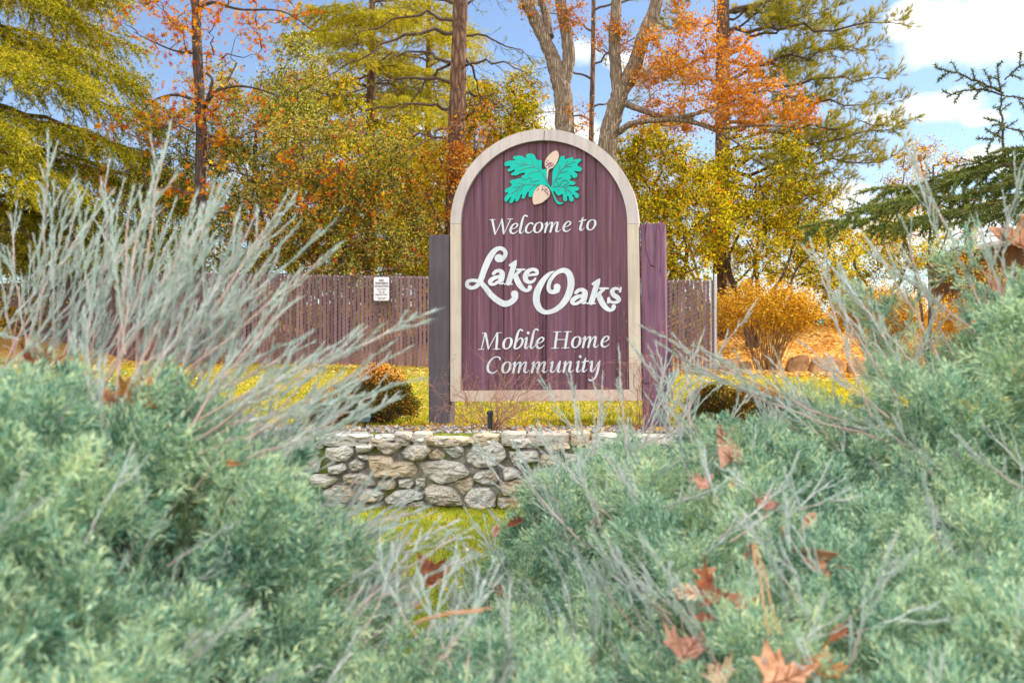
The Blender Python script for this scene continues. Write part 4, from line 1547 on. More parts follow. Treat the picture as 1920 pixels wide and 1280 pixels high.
# big pine on the right with needle tufts
b = gz(1352, 24.5)
tp = [b, P(1353, 450, 24.5), P(1355, 250, 24.5), P(1356, 80, 24.5), P(1357, -120, 24.5), P(1358, -300, 24.5)]
bo = []
for (sy, ex, ey, dy, bw) in ((60, 1690, 45, -1, .1), (175, 1668, 150, -.8, .2), (110, 1560, 10, .6, .1), (200, 1672, 195, .4, .2), (262, 1665, 235, -1.2, .2), (290, 1690, 228, -.4, -.2), (300, 1640, 300, .7, .2), (330, 1600, 330, -.7, .2),
                             (30, 1600, -40, .3, .1), (0, 1520, -90, -.6, .1), (80, 1490, -30, -1.4, .1), (350, 1560, 372, .9, .15), (385, 1520, 410, -.8, .15), (-40, 1480, -150, .4, .1), (150, 1580, 90, 1.3, .2), (230, 1600, 262, 1.3, .1), (120, 1640, 95, .2, .1),
                             (300, 1480, 320, -1.5, .1), (50, 1230, 60, .8, .2), (110, 1200, 160, 1.2, .3), (0, 1240, -50, -.8, .2), (200, 1230, 260, 1.0, .3), (160, 1270, 150, 1.6, .3), (-60, 1290, -130, .5, .1), (300, 1250, 330, 1.2, .2), (250, 1520, 200, 1.5, .1), (330, 1680, 290, -1.1, .0), (370, 1640, 395, -1.0, .15), (40, 1460, 20, 1.2, .1), (20, 1570, 60, 1.5, .1), (180, 1500, 130, 1.7, .1)):
    bo.append((P(1355, sy, 24.5), P(ex, ey, 24.5 + dy), bw))
pine('pine_tree', 'bushy pine with long needle tufts reaching over the orange shrubs on the right', b, tp, .22, .12, bo, 1.0, .17, 2.1, 26, 6.5, .45, .80, .22, .0085)

# dark pine glimpsed between the oak trunks
b = gz(1110, 27)
tp = [b, P(1108, 300, 27), P(1112, 100, 27), P(1114, -150, 27)]
bo = [(P(1112, sy, 27), P(ex, ey, 27 + dy), bw) for (sy, ex, ey, dy, bw) in ((120, 1220, 60, -.5, .2), (60, 1010, 20, .5, .2), (200, 1215, 190, .6, .2), (20, 1250, -10, -.6, .2), (150, 1000, 130, -.6, .3), (-30, 1020, -60, .3, .2), (230, 1010, 210, .8, .2), (-20, 1180, -70, 1, .2), (90, 1180, 130, 1, .2))]
pine('pine_tree', 'thin dark pine glimpsed between the two grey oak trunks', b, tp, .09, .05, bo, .55, .18, 1.2, 18, 3.5, .1, .8, .3, .009)

# ---------------------------------------------------------------- sweetgum
b = gz(372, 21.3)
Yt = 21.3
st = [([b, P(374, 420, Yt), P(377, 260, Yt), P(371, 120, Yt), P(366, -10, Yt), P(362, -150, Yt)], .135, .085),
      ([P(379, 208, Yt), P(392, 178, Yt - .2), P(398, 150, Yt - .2), P(388, 138, Yt)], .04, .03),
      ([P(380, 205, Yt), P(405, 172, Yt - .3), P(440, 162, Yt - .5), P(480, 166, Yt - .5), P(525, 182, Yt - .4)], .045, .012),
      ([P(371, 190, Yt), P(330, 178, Yt + .3), P(290, 188, Yt + .4), P(260, 216, Yt + .4)], .04, .010),
      ([P(370, 18, Yt), P(400, 5, Yt), P(450, 18, Yt - .3), P(530, 22, Yt - .5), P(590, 60, Yt - .5)], .045, .008),
      ([P(368, 100, Yt), P(330, 96, Yt), P(290, 80, Yt), P(250, 60, Yt + .3)], .03, .006),
      ([P(378, 300, Yt), P(430, 318, Yt - .4), P(500, 336, Yt - .6), P(600, 320, Yt - .6), P(660, 300, Yt - .6)], .035, .008),
      ([P(376, 400, Yt), P(440, 402, Yt - .5), P(520, 452, Yt - .7), P(620, 440, Yt - .7)], .03, .006)]
broad_tree('sweetgum_tree', 'slim dark trunk with sparse red and orange star leaves on the left', 'tree', b, st,
           [blob(300, 40, Yt, 80, 60, .9), blob(420, 60, Yt, 90, 70, 1.3), blob(520, 20, Yt, 60, 50, .6), blob(440, 220, Yt, 100, 60, 1.2), blob(330, 190, Yt, 80, 60, .9), blob(440, 360, Yt - .6, 170, 90, 1.2), blob(600, 380, Yt - .6, 120, 110, .8), blob(250, 300, Yt, 80, 100, .6), blob(370, -60, Yt, 170, 60, 1.0)],
           m_lf_star, m_bark_gum, 120, 3300, .072, m_twig, tmpl=STAR, clus_r=.46, twig_n=4)

# ---------------------------------------------------------------- grey forked oaks
Yo = 21.0
b = gz(1062, Yo)
st = [([b, P(1060, 300, Yo), P(1059, 230, Yo), P(1055, 175, Yo), P(1046, 140, Yo)], .225, .19),
      ([P(1048, 150, Yo), P(1034, 105, Yo), P(1012, 55, Yo), P(982, -5, Yo), P(950, -90, Yo)], .165, .11),
      ([P(1056, 160, Yo), P(1066, 110, Yo), P(1060, 50, Yo), P(1050, -5, Yo), P(1046, -80, Yo)], .150, .10),
      ([P(1030, 70, Yo), P(1024, 30, Yo + .3), P(1008, -20, Yo + .3)], .10, .07)]
broad_tree('oak_tree', 'grey oak trunk forking in a V just above the top of the sign', 'tree', b, st,
           [blob(1030, 20, Yo, 55, 45, 1), blob(1075, 20, Yo, 30, 55, .8), blob(1000, -80, Yo, 150, 60, 1.5), blob(1080, 220, Yo, 40, 26, .4)], m_lf_orange, m_bark_grey, 46, 2300, .062, m_twig_grey, clus_r=.26, twig_n=4)
Yo = 20.8
b = gz(1146, Yo)
st = [([b, P(1137, 340, Yo), P(1140, 262, Yo), P(1152, 210, Yo), P(1166, 165, Yo)], .215, .185),
      ([P(1160, 185, Yo), P(1154, 120, Yo), P(1152, 60, Yo), P(1157, -5, Yo), P(1160, -90, Yo)], .135, .10),
      ([P(1162, 178, Yo), P(1190, 120, Yo), P(1208, 65, Yo), P(1228, 15, Yo), P(1240, -60, Yo)], .17, .12),
      ([P(1158, 250, Yo), P(1185, 232, Yo - .2), P(1230, 226, Yo - .4), P(1290, 228, Yo - .5), P(1350, 250, Yo - .6), P(1400, 280, Yo - .7)], .07, .018),
      ([P(1176, 196, Yo), P(1200, 205, Yo - .2), P(1250, 222, Yo - .3), P(1300, 215, Yo - .6), P(1370, 190, Yo - .8), P(1440, 170, Yo - .8), P(1500, 190, Yo - .8)], .075, .012),
      ([P(1290, 226, Yo - .5), P(1350, 240, Yo - .6), P(1430, 235, Yo - .8), P(1500, 240, Yo - .8)], .045, .010)]
broad_tree('oak_tree', 'grey oak with two upright stems and a wide orange leaved limb', 'tree', b, st,
           [blob(1270, 90, Yo - .5, 80, 75, 2.2), blob(1360, 130, Yo - .7, 100, 62, 2.8), blob(1330, 210, Yo - .7, 110, 38, 1.8), blob(1440, 200, Yo - .8, 85, 52, 1.9), blob(1225, 150, Yo - .2, 48, 60, .8), blob(1150, 80, Yo, 35, 60, .7), blob(1500, 210, Yo - .8, 35, 45, .5), blob(1230, 210, Yo, 60, 30, .6), blob(1290, 20, Yo, 70, 40, .8), blob(1300, -80, Yo, 170, 60, 1.5)],
           m_lf_orange, m_bark_grey, 230, 17000, .060, m_twig_grey, clus_r=.25, twig_n=5)

# ---------------------------------------------------------------- evergreen shrubs and small trees behind the fence
def shrubtree(px, Y, label, blobs, leafm, ncl, nl, ls=.042, stems=4, extra=None, top=None, name='evergreen_shrub'):
    b = gz(px, Y)
    stl = []
    for k in range(stems):
        bx = blobs[k % len(blobs)][0]
        q = b + [rng.normal() * .1, rng.normal() * .1, 0]
        mid = (q + bx) / 2 + [rng.normal() * .25, rng.normal() * .2, .1]
        stl.append(([q, q + (mid - q) * .5 + [rng.normal() * .08, 0, .12], mid, (mid + bx) / 2 + [rng.normal() * .15, 0, .1], bx], .055, .018))
    return broad_tree(name, label, 'shrub', b, stl, blobs, leafm, m_twig, ncl, nl, ls, clus_r=.34, twig_n=4, extra=extra)


ex_r = [(m_berry, 240, .055, STAR, 'red_leaves')]
shrubtree(640, 21.2, 'dense green and rust shrub above the fence left of the notice', [blob(640, 300, 21.2, 150, 75, 2), blob(560, 400, 21.2, 130, 90, 2), blob(700, 420, 21.2, 120, 90, 2), blob(640, 490, 21.0, 190, 60, 1.5)], m_lf_mix, 287, 44100, 0.055, 6, ex_r)
shrubtree(470, 22.4, 'tall green shrub with small glossy leaves behind the slim sweetgum', [blob(480, 240, 22.4, 110, 90, 2), blob(560, 150, 22.6, 60, 90, 1), blob(440, 360, 22.2, 110, 100, 2), blob(400, 480, 21.8, 150, 60, 1.4)], m_lf_green, 275, 39900, 0.055, 5, [(m_lf_star, 260, .075, STAR, 'caught_leaves')])
shrubtree(240, 22.0, 'dark green shrub between the big cedar and the slim sweetgum', [blob(250, 400, 22, 110, 110, 2), blob(130, 470, 22, 130, 80, 1.6), blob(320, 300, 22, 60, 90, 1), blob(30, 480, 22.5, 120, 70, 1)], m_lf_green, 212, 31500, 0.058, 5)
shrubtree(790, 23.2, 'light yellow green shrub behind the brown pine trunk', [blob(760, 300, 23.2, 90, 80, 1.4), blob(930, 220, 23.5, 90, 60, 1.8), blob(850, 420, 23.0, 110, 110, 1.4), blob(960, 300, 23.5, 90, 70, 1), blob(980, 170, 23.8, 40, 36, .5)], m_lf_yellow, 237, 31500, 0.058, 5, [(m_lf_star, 300, .06, LEAF, 'orange_leaves')])
shrubtree(905, 21.4, 'orange tinged shrub against the brown pine trunk', [blob(890, 250, 21.6, 70, 60, 1), blob(800, 360, 21.4, 60, 90, 1), blob(870, 330, 21.5, 45, 60, 1)], m_lf_orange, 62, 3570, 0.061, 3)
shrubtree(1240, 22.3, 'golden green shrub just right of the sign above the post', [blob(1235, 330, 22.3, 70, 110, 2), blob(1215, 440, 21.8, 70, 80, 1.2), blob(1300, 420, 22, 80, 110, 2), blob(1180, 300, 22.6, 40, 60, .7)], m_lf_yellow, 237, 29400, 0.058, 5, [(m_berry, 90, .05, LEAF, 'red_leaves'), (m_lf_star, 300, .06, STAR, 'orange_leaves')])
shrubtree(1410, 23.4, 'pale yellow green tree filling the space under the bushy pine', [blob(1420, 330, 23.4, 110, 90, 2), blob(1500, 400, 23.4, 90, 70, 1.6), blob(1400, 450, 23.0, 100, 70, 1.6), blob(1530, 470, 23.8, 90, 60, 1.2), blob(1350, 380, 23, 60, 80, 1)], m_lf_yellow, 287, 37800, 0.058, 6, [(m_berry, 110, .05, LEAF, 'red_leaves')])
shrubtree(1640, 27.0, 'thin golden thicket on the bank behind the farther orange shrub', [blob(1600, 480, 27, 110, 55, 2), blob(1700, 450, 27, 80, 60, 1.6), blob(1580, 560, 27, 90, 40, 1)], m_lf_yellow, 162, 14700, 0.064, 5)
shrubtree(1030, 24.5, 'green shrub hidden behind the lower part of the sign', [blob(1020, 420, 24.5, 150, 110, 2), blob(1120, 320, 24.5, 60, 60, 1)], m_lf_green, 87, 10500, 0.064, 4)
shrubtree(-60, 26.0, 'shady shrub at the far left end of the fence', [blob(-20, 440, 26, 150, 90, 2), blob(120, 430, 27, 120, 80, 1.5)], m_lf_green, 137, 16800, 0.064, 4)

shrubtree(560, 27.0, 'hazy olive tree farther back behind the notice', [blob(520, 330, 27, 170, 120, 2), blob(700, 320, 27, 150, 120, 2), blob(430, 230, 27, 110, 110, 1.6), blob(620, 180, 27, 80, 70, .9), blob(620, 460, 27, 260, 60, 2), blob(620, 580, 26, 240, 60, 2.6)], m_lf_yellow, 290, 25000, .075, 5, name='background_tree')
shrubtree(170, 28.0, 'hazy olive tree farther back behind the big cedar', [blob(120, 380, 28, 170, 130, 2), blob(300, 420, 28, 140, 110, 2), blob(260, 580, 27, 260, 60, 2.2)], m_lf_green, 190, 14000, .08, 4, name='background_tree')
shrubtree(1330, 28.0, 'hazy yellow tree farther back behind the fence end', [blob(1280, 430, 28, 130, 90, 2), blob(1450, 470, 28, 130, 70, 2), blob(1230, 330, 28, 80, 90, 1), blob(1290, 560, 26, 110, 60, 1.6), blob(1480, 545, 27, 130, 40, 1.4)], m_lf_yellow, 210, 17000, .075, 5, name='background_tree')
shrubtree(880, 28.5, 'hazy green tree farther back between sign and brown pine', [blob(850, 400, 28.5, 130, 120, 2), blob(1000, 300, 28.5, 130, 80, 1.4)], m_lf_yellow, 110, 9000, .075, 4, name='background_tree')

shrubtree(640, 23.0, 'low sunlit undergrowth directly behind the fence near the notice', [blob(520, 600, 23, 150, 75, 2), blob(700, 600, 23, 150, 75, 2), blob(780, 560, 23, 70, 60, 1)], m_lf_yellow, 150, 13000, .07, 5, name='undergrowth_shrub')
shrubtree(250, 23.6, 'low undergrowth behind the left stretch of the fence', [blob(120, 600, 24, 170, 75, 2), blob(350, 600, 23.5, 150, 75, 2)], m_lf_yellow, 130, 10000, .075, 5, name='undergrowth_shrub')
shrubtree(1280, 22.8, 'low undergrowth behind the short right stretch of the fence', [blob(1270, 600, 22.8, 70, 80, 2)], m_lf_yellow, 70, 6000, .065, 4, name='undergrowth_shrub')

# small maple on the right
Ym = 15.5
b = gz(1742, Ym)
st = [([b, P(1744, 560, Ym), P(1742, 470, Ym), P(1748, 380, Ym), P(1750, 310, Ym)], .035, .012), ([b, P(1750, 520, Ym), P(1775, 440, Ym), P(1790, 360, Ym)], .025, .008), ([b, P(1720, 530, Ym), P(1690, 430, Ym), P(1670, 360, Ym)], .025, .008)]
broad_tree('young_maple', 'sparse young tree with yellow and orange leaves in front of the white clouds', 'tree', b, st,
           [blob(1750, 310, Ym, 60, 38, 1.2), blob(1690, 340, Ym, 40, 30, .5), blob(1760, 430, Ym, 90, 80, 1.6), blob(1690, 420, Ym, 60, 60, .9), blob(1780, 520, Ym, 110, 50, 1.2)], m_lf_star, m_twig, 95, 4200, .034, clus_r=.22, twig_n=4,
           extra=[(m_lf_yellow, 4200, .036, LEAF, 'yellow_leaves')])

# ---------------------------------------------------------------- golden vase shaped shrubs
def vase(px, Y, hw, ytop, ybase, label, nst, nl):
    b = gz(px, Y)
    r = thing('golden_shrub', label, 'shrub', b, 'golden vase shaped shrubs on the bank')
    s = Y / F
    gb = Geo()
    tips = []
    bz = P(px, ybase, Y)[2]
    for k in range(nst):
        a = rng.random() * 6.283
        q = math.sqrt(rng.random())
        e = np.array([b[0] + math.cos(a) * q * hw * s * .95, Y + math.sin(a) * q * hw * s * .8, 0])
        topz = P(px, ytop + 26 + 50 * q ** 2.2 + rng.random() * 26, Y)[2]
        e[2] = topz
        s0 = b + [math.cos(a) * .24 * rng.random(), math.sin(a) * .12 * rng.random(), bz - b[2] - .05]
        mid = s0 + (e - s0) * .5
        bow = np.array([-math.cos(a) * q, -math.sin(a) * q, 0]) * hw * s * .16 + [0, 0, .10]
        c = curve_to(s0, e, bow, 9, .012)
        tube(gb, c, np.linspace(.009, .003, 9), 4, cap=False)
        tips.append(c[6:])
        for j in range(5):
            i0 = rng.integers(5, 8)
            dd = unit((c[i0 + 1] - c[i0]) / .2 + rng.normal(size=3) * .9)
            c2 = curve_to(c[i0], c[i0] + dd * (.18 + .2 * rng.random()), (0, 0, .02), 4, .04)
            tube(gb, c2, [.004, .003, .003, .002], 3, cap=False)
            tips.append(c2)
    gb.build('stems', m_stem_br, r)
    A = np.concatenate([t[:-1] for t in tips])
    B = np.concatenate([t[1:] for t in tips])
    pos, d, i, t = on_segments(A, B, nl / np.linalg.norm(B - A, axis=1).sum())
    n = len(pos)
    g = Geo()
    scatter(g, pos + rng.normal(size=(n, 3)) * [.10, .10, .06], rand_rot(n), .042 * (.6 + .7 * rng.random(n)), *LEAF)
    g.build('foliage', m_lf_bush, r)


vase(1440, 19.6, 122, 492, 694, 'nearer rounded orange shrub on many thin stems right of the fence end', 72, 20000)
vase(1652, 20.6, 112, 500, 690, 'farther orange shrub half hidden behind the right juniper', 80, 18000)
vase(1795, 22.6, 80, 520, 690, 'rightmost orange shrub under the roof edge', 50, 6000)

# ---------------------------------------------------------------- boulders, pail, building
m_rock, nt = new_mat('brown_boulder')
n1 = nt.noise(nt.coord(), 5, 6, .65, .4)
c = nt.ramp(n1, [(.3, (.18, .09, .04)), (.55, (.44, .25, .12)), (.75, (.58, .40, .25))])
principled(nt, c, .9, n1, .9, .04)


def boulder(px, Y, w, h, label, seed):
    p = gz(px, Y)
    n, m_ = 20, 12
    th = np.linspace(0, 2 * math.pi, n, endpoint=False)
    ph = np.linspace(.02, math.pi - .02, m_)
    v = np.array([[math.sin(b_) * math.cos(a_), math.sin(b_) * math.sin(a_), math.cos(b_)] for b_ in ph for a_ in th])
    v = np.sign(v) * np.abs(v) ** .45
    v = v * [w / 2, w / 2 * .7, h * .62]
    v = v * (1 + .30 * snoise(v, 6, seed, 3))[:, None]
    v[:, 0] += v[:, 2] * .15
    f = [(r * n + k, r * n + (k + 1) % n, (r + 1) * n + (k + 1) % n, (r + 1) * n + k) for r in range(m_ - 1) for k in range(n)] + [tuple(range(n)), tuple((m_ - 1) * n + k for k in range(n - 1, -1, -1))]
    g = Geo()
    g.add(v + p + [0, 0, h * .42], f)
    o = g.build('boulder', m_rock, None, smooth=False, loc=p)
    tagobj(o, label, 'boulder', 'boulders edging the bank')


for k, (px, Y, w, h, lab) in enumerate(((1365, 19.5, .42, .30, 'brown boulder close beside the fence end post'), (1395, 19.8, .34, .26, 'small brown boulder left of the nearer orange shrub'), (1492, 19.9, .40, .34, 'squarish brown boulder just right of the nearer orange shrub'),
                                        (1548, 19.9, .62, .36, 'widest brown boulder between the two orange shrubs'), (1612, 19.8, .52, .38, 'angular brown boulder left of the farther orange shrub'), (1690, 19.9, .5, .36, 'brown boulder at the foot of the farther orange shrub'))):
    boulder(px, Y, w, h, lab, 20 + k)
m_pail = plain_mat('teal_plastic', (.0, .40, .48), .5, .05)
p = gz(1537, 27.0)
p[2] = P(1537, 612, 27)[2]
p[2] = float(ground(p[0], 27.0))
pb = thing('garden_pail', 'small turquoise pail on the leafy bank between the orange shrubs', 'pail', p)
g = Geo()
tube(g, [p + [0, 0, 0], p + [0, 0, .16], p + [0, 0, .165], p + [0, 0, .05]], [.09, .13, .115, .08], 16)
g.build('pail_body', m_pail, pb)
g = Geo()
tube(g, [p + [.13 * math.cos(a), 0, .16 - .10 * math.sin(a)] for a in np.linspace(0, math.pi, 9)], .006, 5)
g.build('handle', m_pail, pb)

m_roof = plain_mat('pale_metal_roof', (.62, .62, .66), .4, .06)
m_wall = plain_mat('brown_wood_wall', (.12, .065, .035), .8, .3, 8, 0, .3, (1, 1, .2))
Yb = 29.0
a0, a1 = P(1690, 500, Yb), P(1990, 430, Yb - 5)
bld = thing('carport', 'dark brown outbuilding with a pale low pitched roof above the right juniper', 'building', (a1[0], a1[1], float(ground(a1[0], a1[1]))))
u = a1 - a0
hd = unit(np.array([u[0], u[1], 0]))
bk = np.array([-hd[1], hd[0], 0]) * 5
if bk[1] < 0:
    bk = -bk
g = Geo()
th = np.array([0, 0, .10])
c4 = [a0, a1, a1 + bk, a0 + bk]
g.add([q for q in c4] + [q + th for q in c4], [(0, 3, 2, 1), (4, 5, 6, 7), (0, 1, 5, 4), (1, 2, 6, 5), (2, 3, 7, 6), (3, 0, 4, 7)])
g.build('roof', m_roof, bld)
g = Geo()
i0, i1 = a0 + hd * .7 + bk * .08, a1 - hd * .3 + bk * .08
gz0 = float(ground(a0[0], a0[1])) - .2
c4 = [i0, i1, i1 + bk * .84, i0 + bk * .84]
v = [np.array([q[0], q[1], gz0]) for q in c4] + [q - [0, 0, .003] for q in c4]
g.add(v, [(0, 1, 5, 4), (1, 2, 6, 5), (2, 3, 7, 6), (3, 0, 4, 7)])
g.build('wall', m_wall, bld)
g = Geo()
for k in range(9):
    q = a0 + u * (k + .5) / 9
    tube(g, [q + bk * .01 - [0, 0, .08], q + bk * .1 - [0, 0, .08]], .05, 4)
g.build('rafter_tails', m_twig, bld)

# ---------------------------------------------------------------- near deodar on the right, partly in view
b = np.array([7.1, 4.3, .0])
b[2] = float(ground(b[0], b[1]))
tr = [b, b + [0, 0, 3], b + [.1, 0, 6], b + [0, 0, 10.5]]
bo = []
# low boughs that reach into view
for (ex, ey, Y, bw) in ((1545, 415, 7.6, .45), (1600, 400, 7.0, .4), (1660, 350, 7.9, .5), (1700, 420, 6.6, .3), (1790, 330, 7.3, .35), (1830, 410, 6.4, .3), (1640, 430, 8.4, .4), (1880, 350, 6.9, .3)):
    s0 = b + [-.1, 0, 2.0 + rng.random() * .5 - b[2]]
    bo.append((s0, P(ex, ey, Y), bw * .8))
# leader shoot rising from the bough, with its side sprays
bo.append((P(1888, 312, 7.3), P(1872, 120, 7.3), .0))
bo.append((P(1882, 175, 7.3), P(1755, 128, 7.3), .03))
bo.append((P(1884, 180, 7.3), P(1775, 182, 7.4), .10))
bo.append((P(1886, 230, 7.3), P(1850, 280, 7.2), .03))
bo.append((P(1884, 150, 7.3), P(1935, 112, 7.3), .03))
bo.append((P(1886, 180, 7.3), P(1960, 200, 7.3), .03))
bo.append((P(1887, 240, 7.3), P(1950, 262, 7.3), .03))
nv = len(bo)
cr = bough_whorl(tr, 3.3, 9.8, 85, 3.0, 0, R_(360), .06, .10, .55)
ok = []
for q in cr:
    e = q[1]
    if (e[0] - .514 * e[1]) > .75:
        ok.append(q)
conifer('deodar_tree', 'blue green cedar reaching in from the right edge with a bare upright leader', 'tree', b, tr, .24, .07, ok, m_deodar, m_bark_pine, sub=8, hang=.34, dens=95, blen=.065, bwid=.016, sublen=.95)
dt = bpy.data.objects['deodar_tree']
gb = Geo()
A, B = [], []
for bi, (s, e, bow) in enumerate(bo):
    s, e = np.array(s, float), np.array(e, float)
    L = np.linalg.norm(e - s)
    q = curve_to(s, e, (0, 0, bow), 14, .010)
    tube(gb, q, np.linspace(.004 + .009 * L, .003, 14), 5, cap=False)
    A.append(q[2:-1])
    B.append(q[3:])
    d = unit(e - s)
    side = unit(np.cross(d, [.02, -.05, 1.0])) if bi < 8 else unit(np.cross(d, [0, 1, 0]))
    n = int((17 if bi < 8 else 15) * L)
    for k in range(n):
        t = (.28 if bi < 8 else .12) + (.72 if bi < 8 else .88) * (k + rng.random()) / n
        i = min(12, int(t * 13))
        p0 = q[i] + (q[i + 1] - q[i]) * (t * 13 - i)
        ll = (.55 if bi < 8 else .17) * (.4 + .7 * rng.random()) * (1.2 - .75 * t)
        dr = unit(d * .8 + side * (1 if k % 2 else -1) * (.7 + .3 * rng.random()) + rng.normal(size=3) * .12)
        q2 = curve_to(p0, p0 + dr * ll + np.array([0, 0, -.22 * ll]), (0, 0, .08 * ll), 6, .02)
        tube(gb, q2, np.linspace(.004, .0015, 6), 3, cap=False)
        A.append(q2[:-1])
        B.append(q2[1:])
        if bi < 8:
            for j in range(int(ll / .09)):
                a = q2[1 + rng.integers(0, 4)]
                dd = unit(dr + rng.normal(size=3) * .5 + [0, 0, -.5])
                b2 = a + dd * .14 * (.4 + rng.random())
                A.append(np.array([a]))
                B.append(np.array([b2]))
gb.build('low_boughs', m_bark_pine, dt)
A, B = np.concatenate(A), np.concatenate(B)
pos, d, idx, t = on_segments(A, B, 620)
n = len(pos)
g = Geo()
blades(g, pos, d * .5 + unit(rng.normal(size=(n, 3))) * .8, .030 * (.6 + .8 * rng.random(n)), .0075)
g.build('low_needles', m_deodar, dt)

# ================================================================== AZALEAS AND BARE SHRUBS
m_azalea = leaf_mat('azalea_leaf', [(0, (.025, .035, .010)), (.5, (.075, .085, .018)), (.8, (.18, .09, .025)), (.94, (.45, .17, .03)), (1, (.60, .36, .06))], .35, clump=.25, cscale=5)
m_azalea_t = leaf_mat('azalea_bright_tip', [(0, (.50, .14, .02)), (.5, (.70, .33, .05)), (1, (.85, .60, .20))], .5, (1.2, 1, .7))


def azalea(px, Y, hw, ytop, ybot, label, n, tips, sx=1.0):
    b = gz(px, Y)
    r = thing('azalea_bush', label, 'shrub', b, 'clipped azaleas in the planting bed')
    s = Y / F
    zt = P(px, ytop, Y)[2]
    rx, rz = hw * s, (zt - b[2])
    c = b + [0, 0, rz * .25]
    gb = Geo()
    A, B = [], []
    for k in range(240):
        d = unit(rng.normal(size=3) * [1, 1, 1])
        d[2] = abs(d[2]) - .15
        bump = 1 + .20 * snoise(d[None] * 1.0, 3.0, int(px), 2)[0]
        e = c + d * [rx, rx * .9, rz * .75] * bump * (.75 + .2 * rng.random())
        e[2] = max(e[2], b[2] + .01)
        q = curve_to(b + rng.normal(size=3) * [.04, .04, 0], e, (0, 0, .02), 5, .03)
        tube(gb, q, np.linspace(.005, .0015, 5), 3, cap=False)
        for j in range(7):
            e2 = e + unit(rng.normal(size=3) + d * .8) * .05
            A.append(e - d * .03)
            B.append(e2)
    gb.build('stems', m_twig, r)
    A, B = np.array(A), np.array(B)
    pos, d, i, t = on_segments(A, B, n / np.linalg.norm(B - A, axis=1).sum())
    pos = pos + rng.normal(size=pos.shape) * .012
    g = Geo()
    scatter(g, pos, frames(d + rng.normal(size=d.shape) * .7), .015 * (.7 + .6 * rng.random(len(pos))), *LEAF)
    g.build('foliage', m_azalea, r)
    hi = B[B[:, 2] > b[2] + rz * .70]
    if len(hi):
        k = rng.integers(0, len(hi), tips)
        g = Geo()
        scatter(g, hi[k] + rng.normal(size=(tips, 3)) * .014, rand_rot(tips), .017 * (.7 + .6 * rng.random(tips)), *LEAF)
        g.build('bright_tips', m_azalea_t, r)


azalea(702, 6.75, 86, 680, 800, 'rounded azalea bush with glowing orange top left of the sign', 15000, 1500)
azalea(622, 6.6, 50, 735, 806, 'low brown twiggy azalea at the left end of the planting bed', 3500, 500)
azalea(1345, 6.7, 66, 712, 800, 'dark green azalea just right of the purple post', 9000, 150)
azalea(1425, 6.9, 58, 722, 800, 'small azalea flecked with red leaves beside the dark floodlight', 8000, 900)

m_buds = leaf_mat('sparse_leaf', [(0, (.10, .18, .02)), (.5, (.45, .30, .03)), (1, (.65, .22, .05))], .4)


def bare_shrub(px, py, Y, hw, hh, label, n, leafn, mt):
    b = P(px, py, Y)
    b[2] = float(ground(b[0], Y))
    r = thing('bare_shrub', label, 'shrub', b, 'leafless twiggy shrubs in front of the sign')
    s = Y / F
    gb = Geo()
    tips = []

    def grow(p, d, L, rad, lev):
        e = p + d * L
        q = curve_to(p, e, rng.normal(size=3) * .10 * L, 6, .035)
        tube(gb, q, np.linspace(rad, rad * .55, 6), 5 if lev < 2 else 3, cap=False)
        if lev >= 4:
            tips.append(q[-1])
            return
        for k in range(2 if lev < 3 else 3):
            i = rng.integers(2, 6)
            dd = unit(d + rng.normal(size=3) * .55 + [0, 0, -.03])
            grow(q[i], dd, L * (.5 + .35 * rng.random()), rad * .6, lev + 1)
    for k in range(n):
        a = rng.random() * 6.283
        el = .45 + .75 * rng.random()
        d = unit(np.array([math.cos(a) * math.cos(el) * hw / hh, math.sin(a) * math.cos(el), math.sin(el)]))
        grow(b + [rng.normal() * .02, rng.normal() * .02, 0], d, hh * s * (.45 + .2 * rng.random()), .0035, 0)
    gb.build('twigs', mt, r)
    tips = np.array(tips)
    k = rng.integers(0, len(tips), leafn)
    g = Geo()
    scatter(g, tips[k] + rng.normal(size=(leafn, 3)) * .006, rand_rot(leafn), .012 * (.6 + .8 * rng.random(leafn)), *LEAF)
    g.build('leaves', m_buds, r)


bare_shrub(925, 812, 6.1, 180, 150, 'wide leafless shrub of pale reddish twigs behind the black garden light', 24, 160, m_twig_red)
bare_shrub(1202, 812, 6.0, 80, 160, 'leafless shrub of dark red twigs in front of the right post', 9, 40, m_twig_red)

# ================================================================== JUNIPERS
m_jun, nt = new_mat('juniper_scale_leaf')
g_ = nt.n('ShaderNodeNewGeometry')
ns = nt.noise(nt.coord(), 4.5, 3)
nf = nt.noise(nt.coord(), 26, 2)
ff = nt.math('ADD', nt.math('MULTIPLY', g_.outputs['Random Per Island'], .34), nt.math('ADD', nt.math('MULTIPLY', ns, .45), nt.math('MULTIPLY', nf, .40)))
c = nt.ramp(ff, [(.34, (.02, .085, .06)), (.47, (.14, .31, .23)), (.60, (.36, .55, .39)), (.76, (.70, .78, .44))])
d_ = nt.n('ShaderNodeBsdfDiffuse')
nt.l(c, d_.inputs[0])
t_ = nt.n('ShaderNodeBsdfTranslucent')
nt.l(c, t_.inputs[0])
mx = nt.n('ShaderNodeMixShader')
mx.inputs[0].default_value = .14
nt.l(d_.outputs[0], mx.inputs[1])
nt.l(t_.outputs[0], mx.inputs[2])
o_ = nt.n('ShaderNodeOutputMaterial')
nt.l(mx.outputs[0], o_.inputs[0])
m_juntip = leaf_mat('juniper_bloom_shoot', [(0, (.26, .36, .30)), (.5, (.44, .54, .49)), (.85, (.60, .63, .62)), (1, (.58, .50, .52))], .2, (1, 1, 1))
m_junstem = plain_mat('juniper_young_stem', (.46, .32, .29), .8, .35, 9)
m_juninner = plain_mat('juniper_shade_core', (.030, .030, .018), .95, .5, 40, 0, .6)  # near black in place of the shade deep inside the shrub

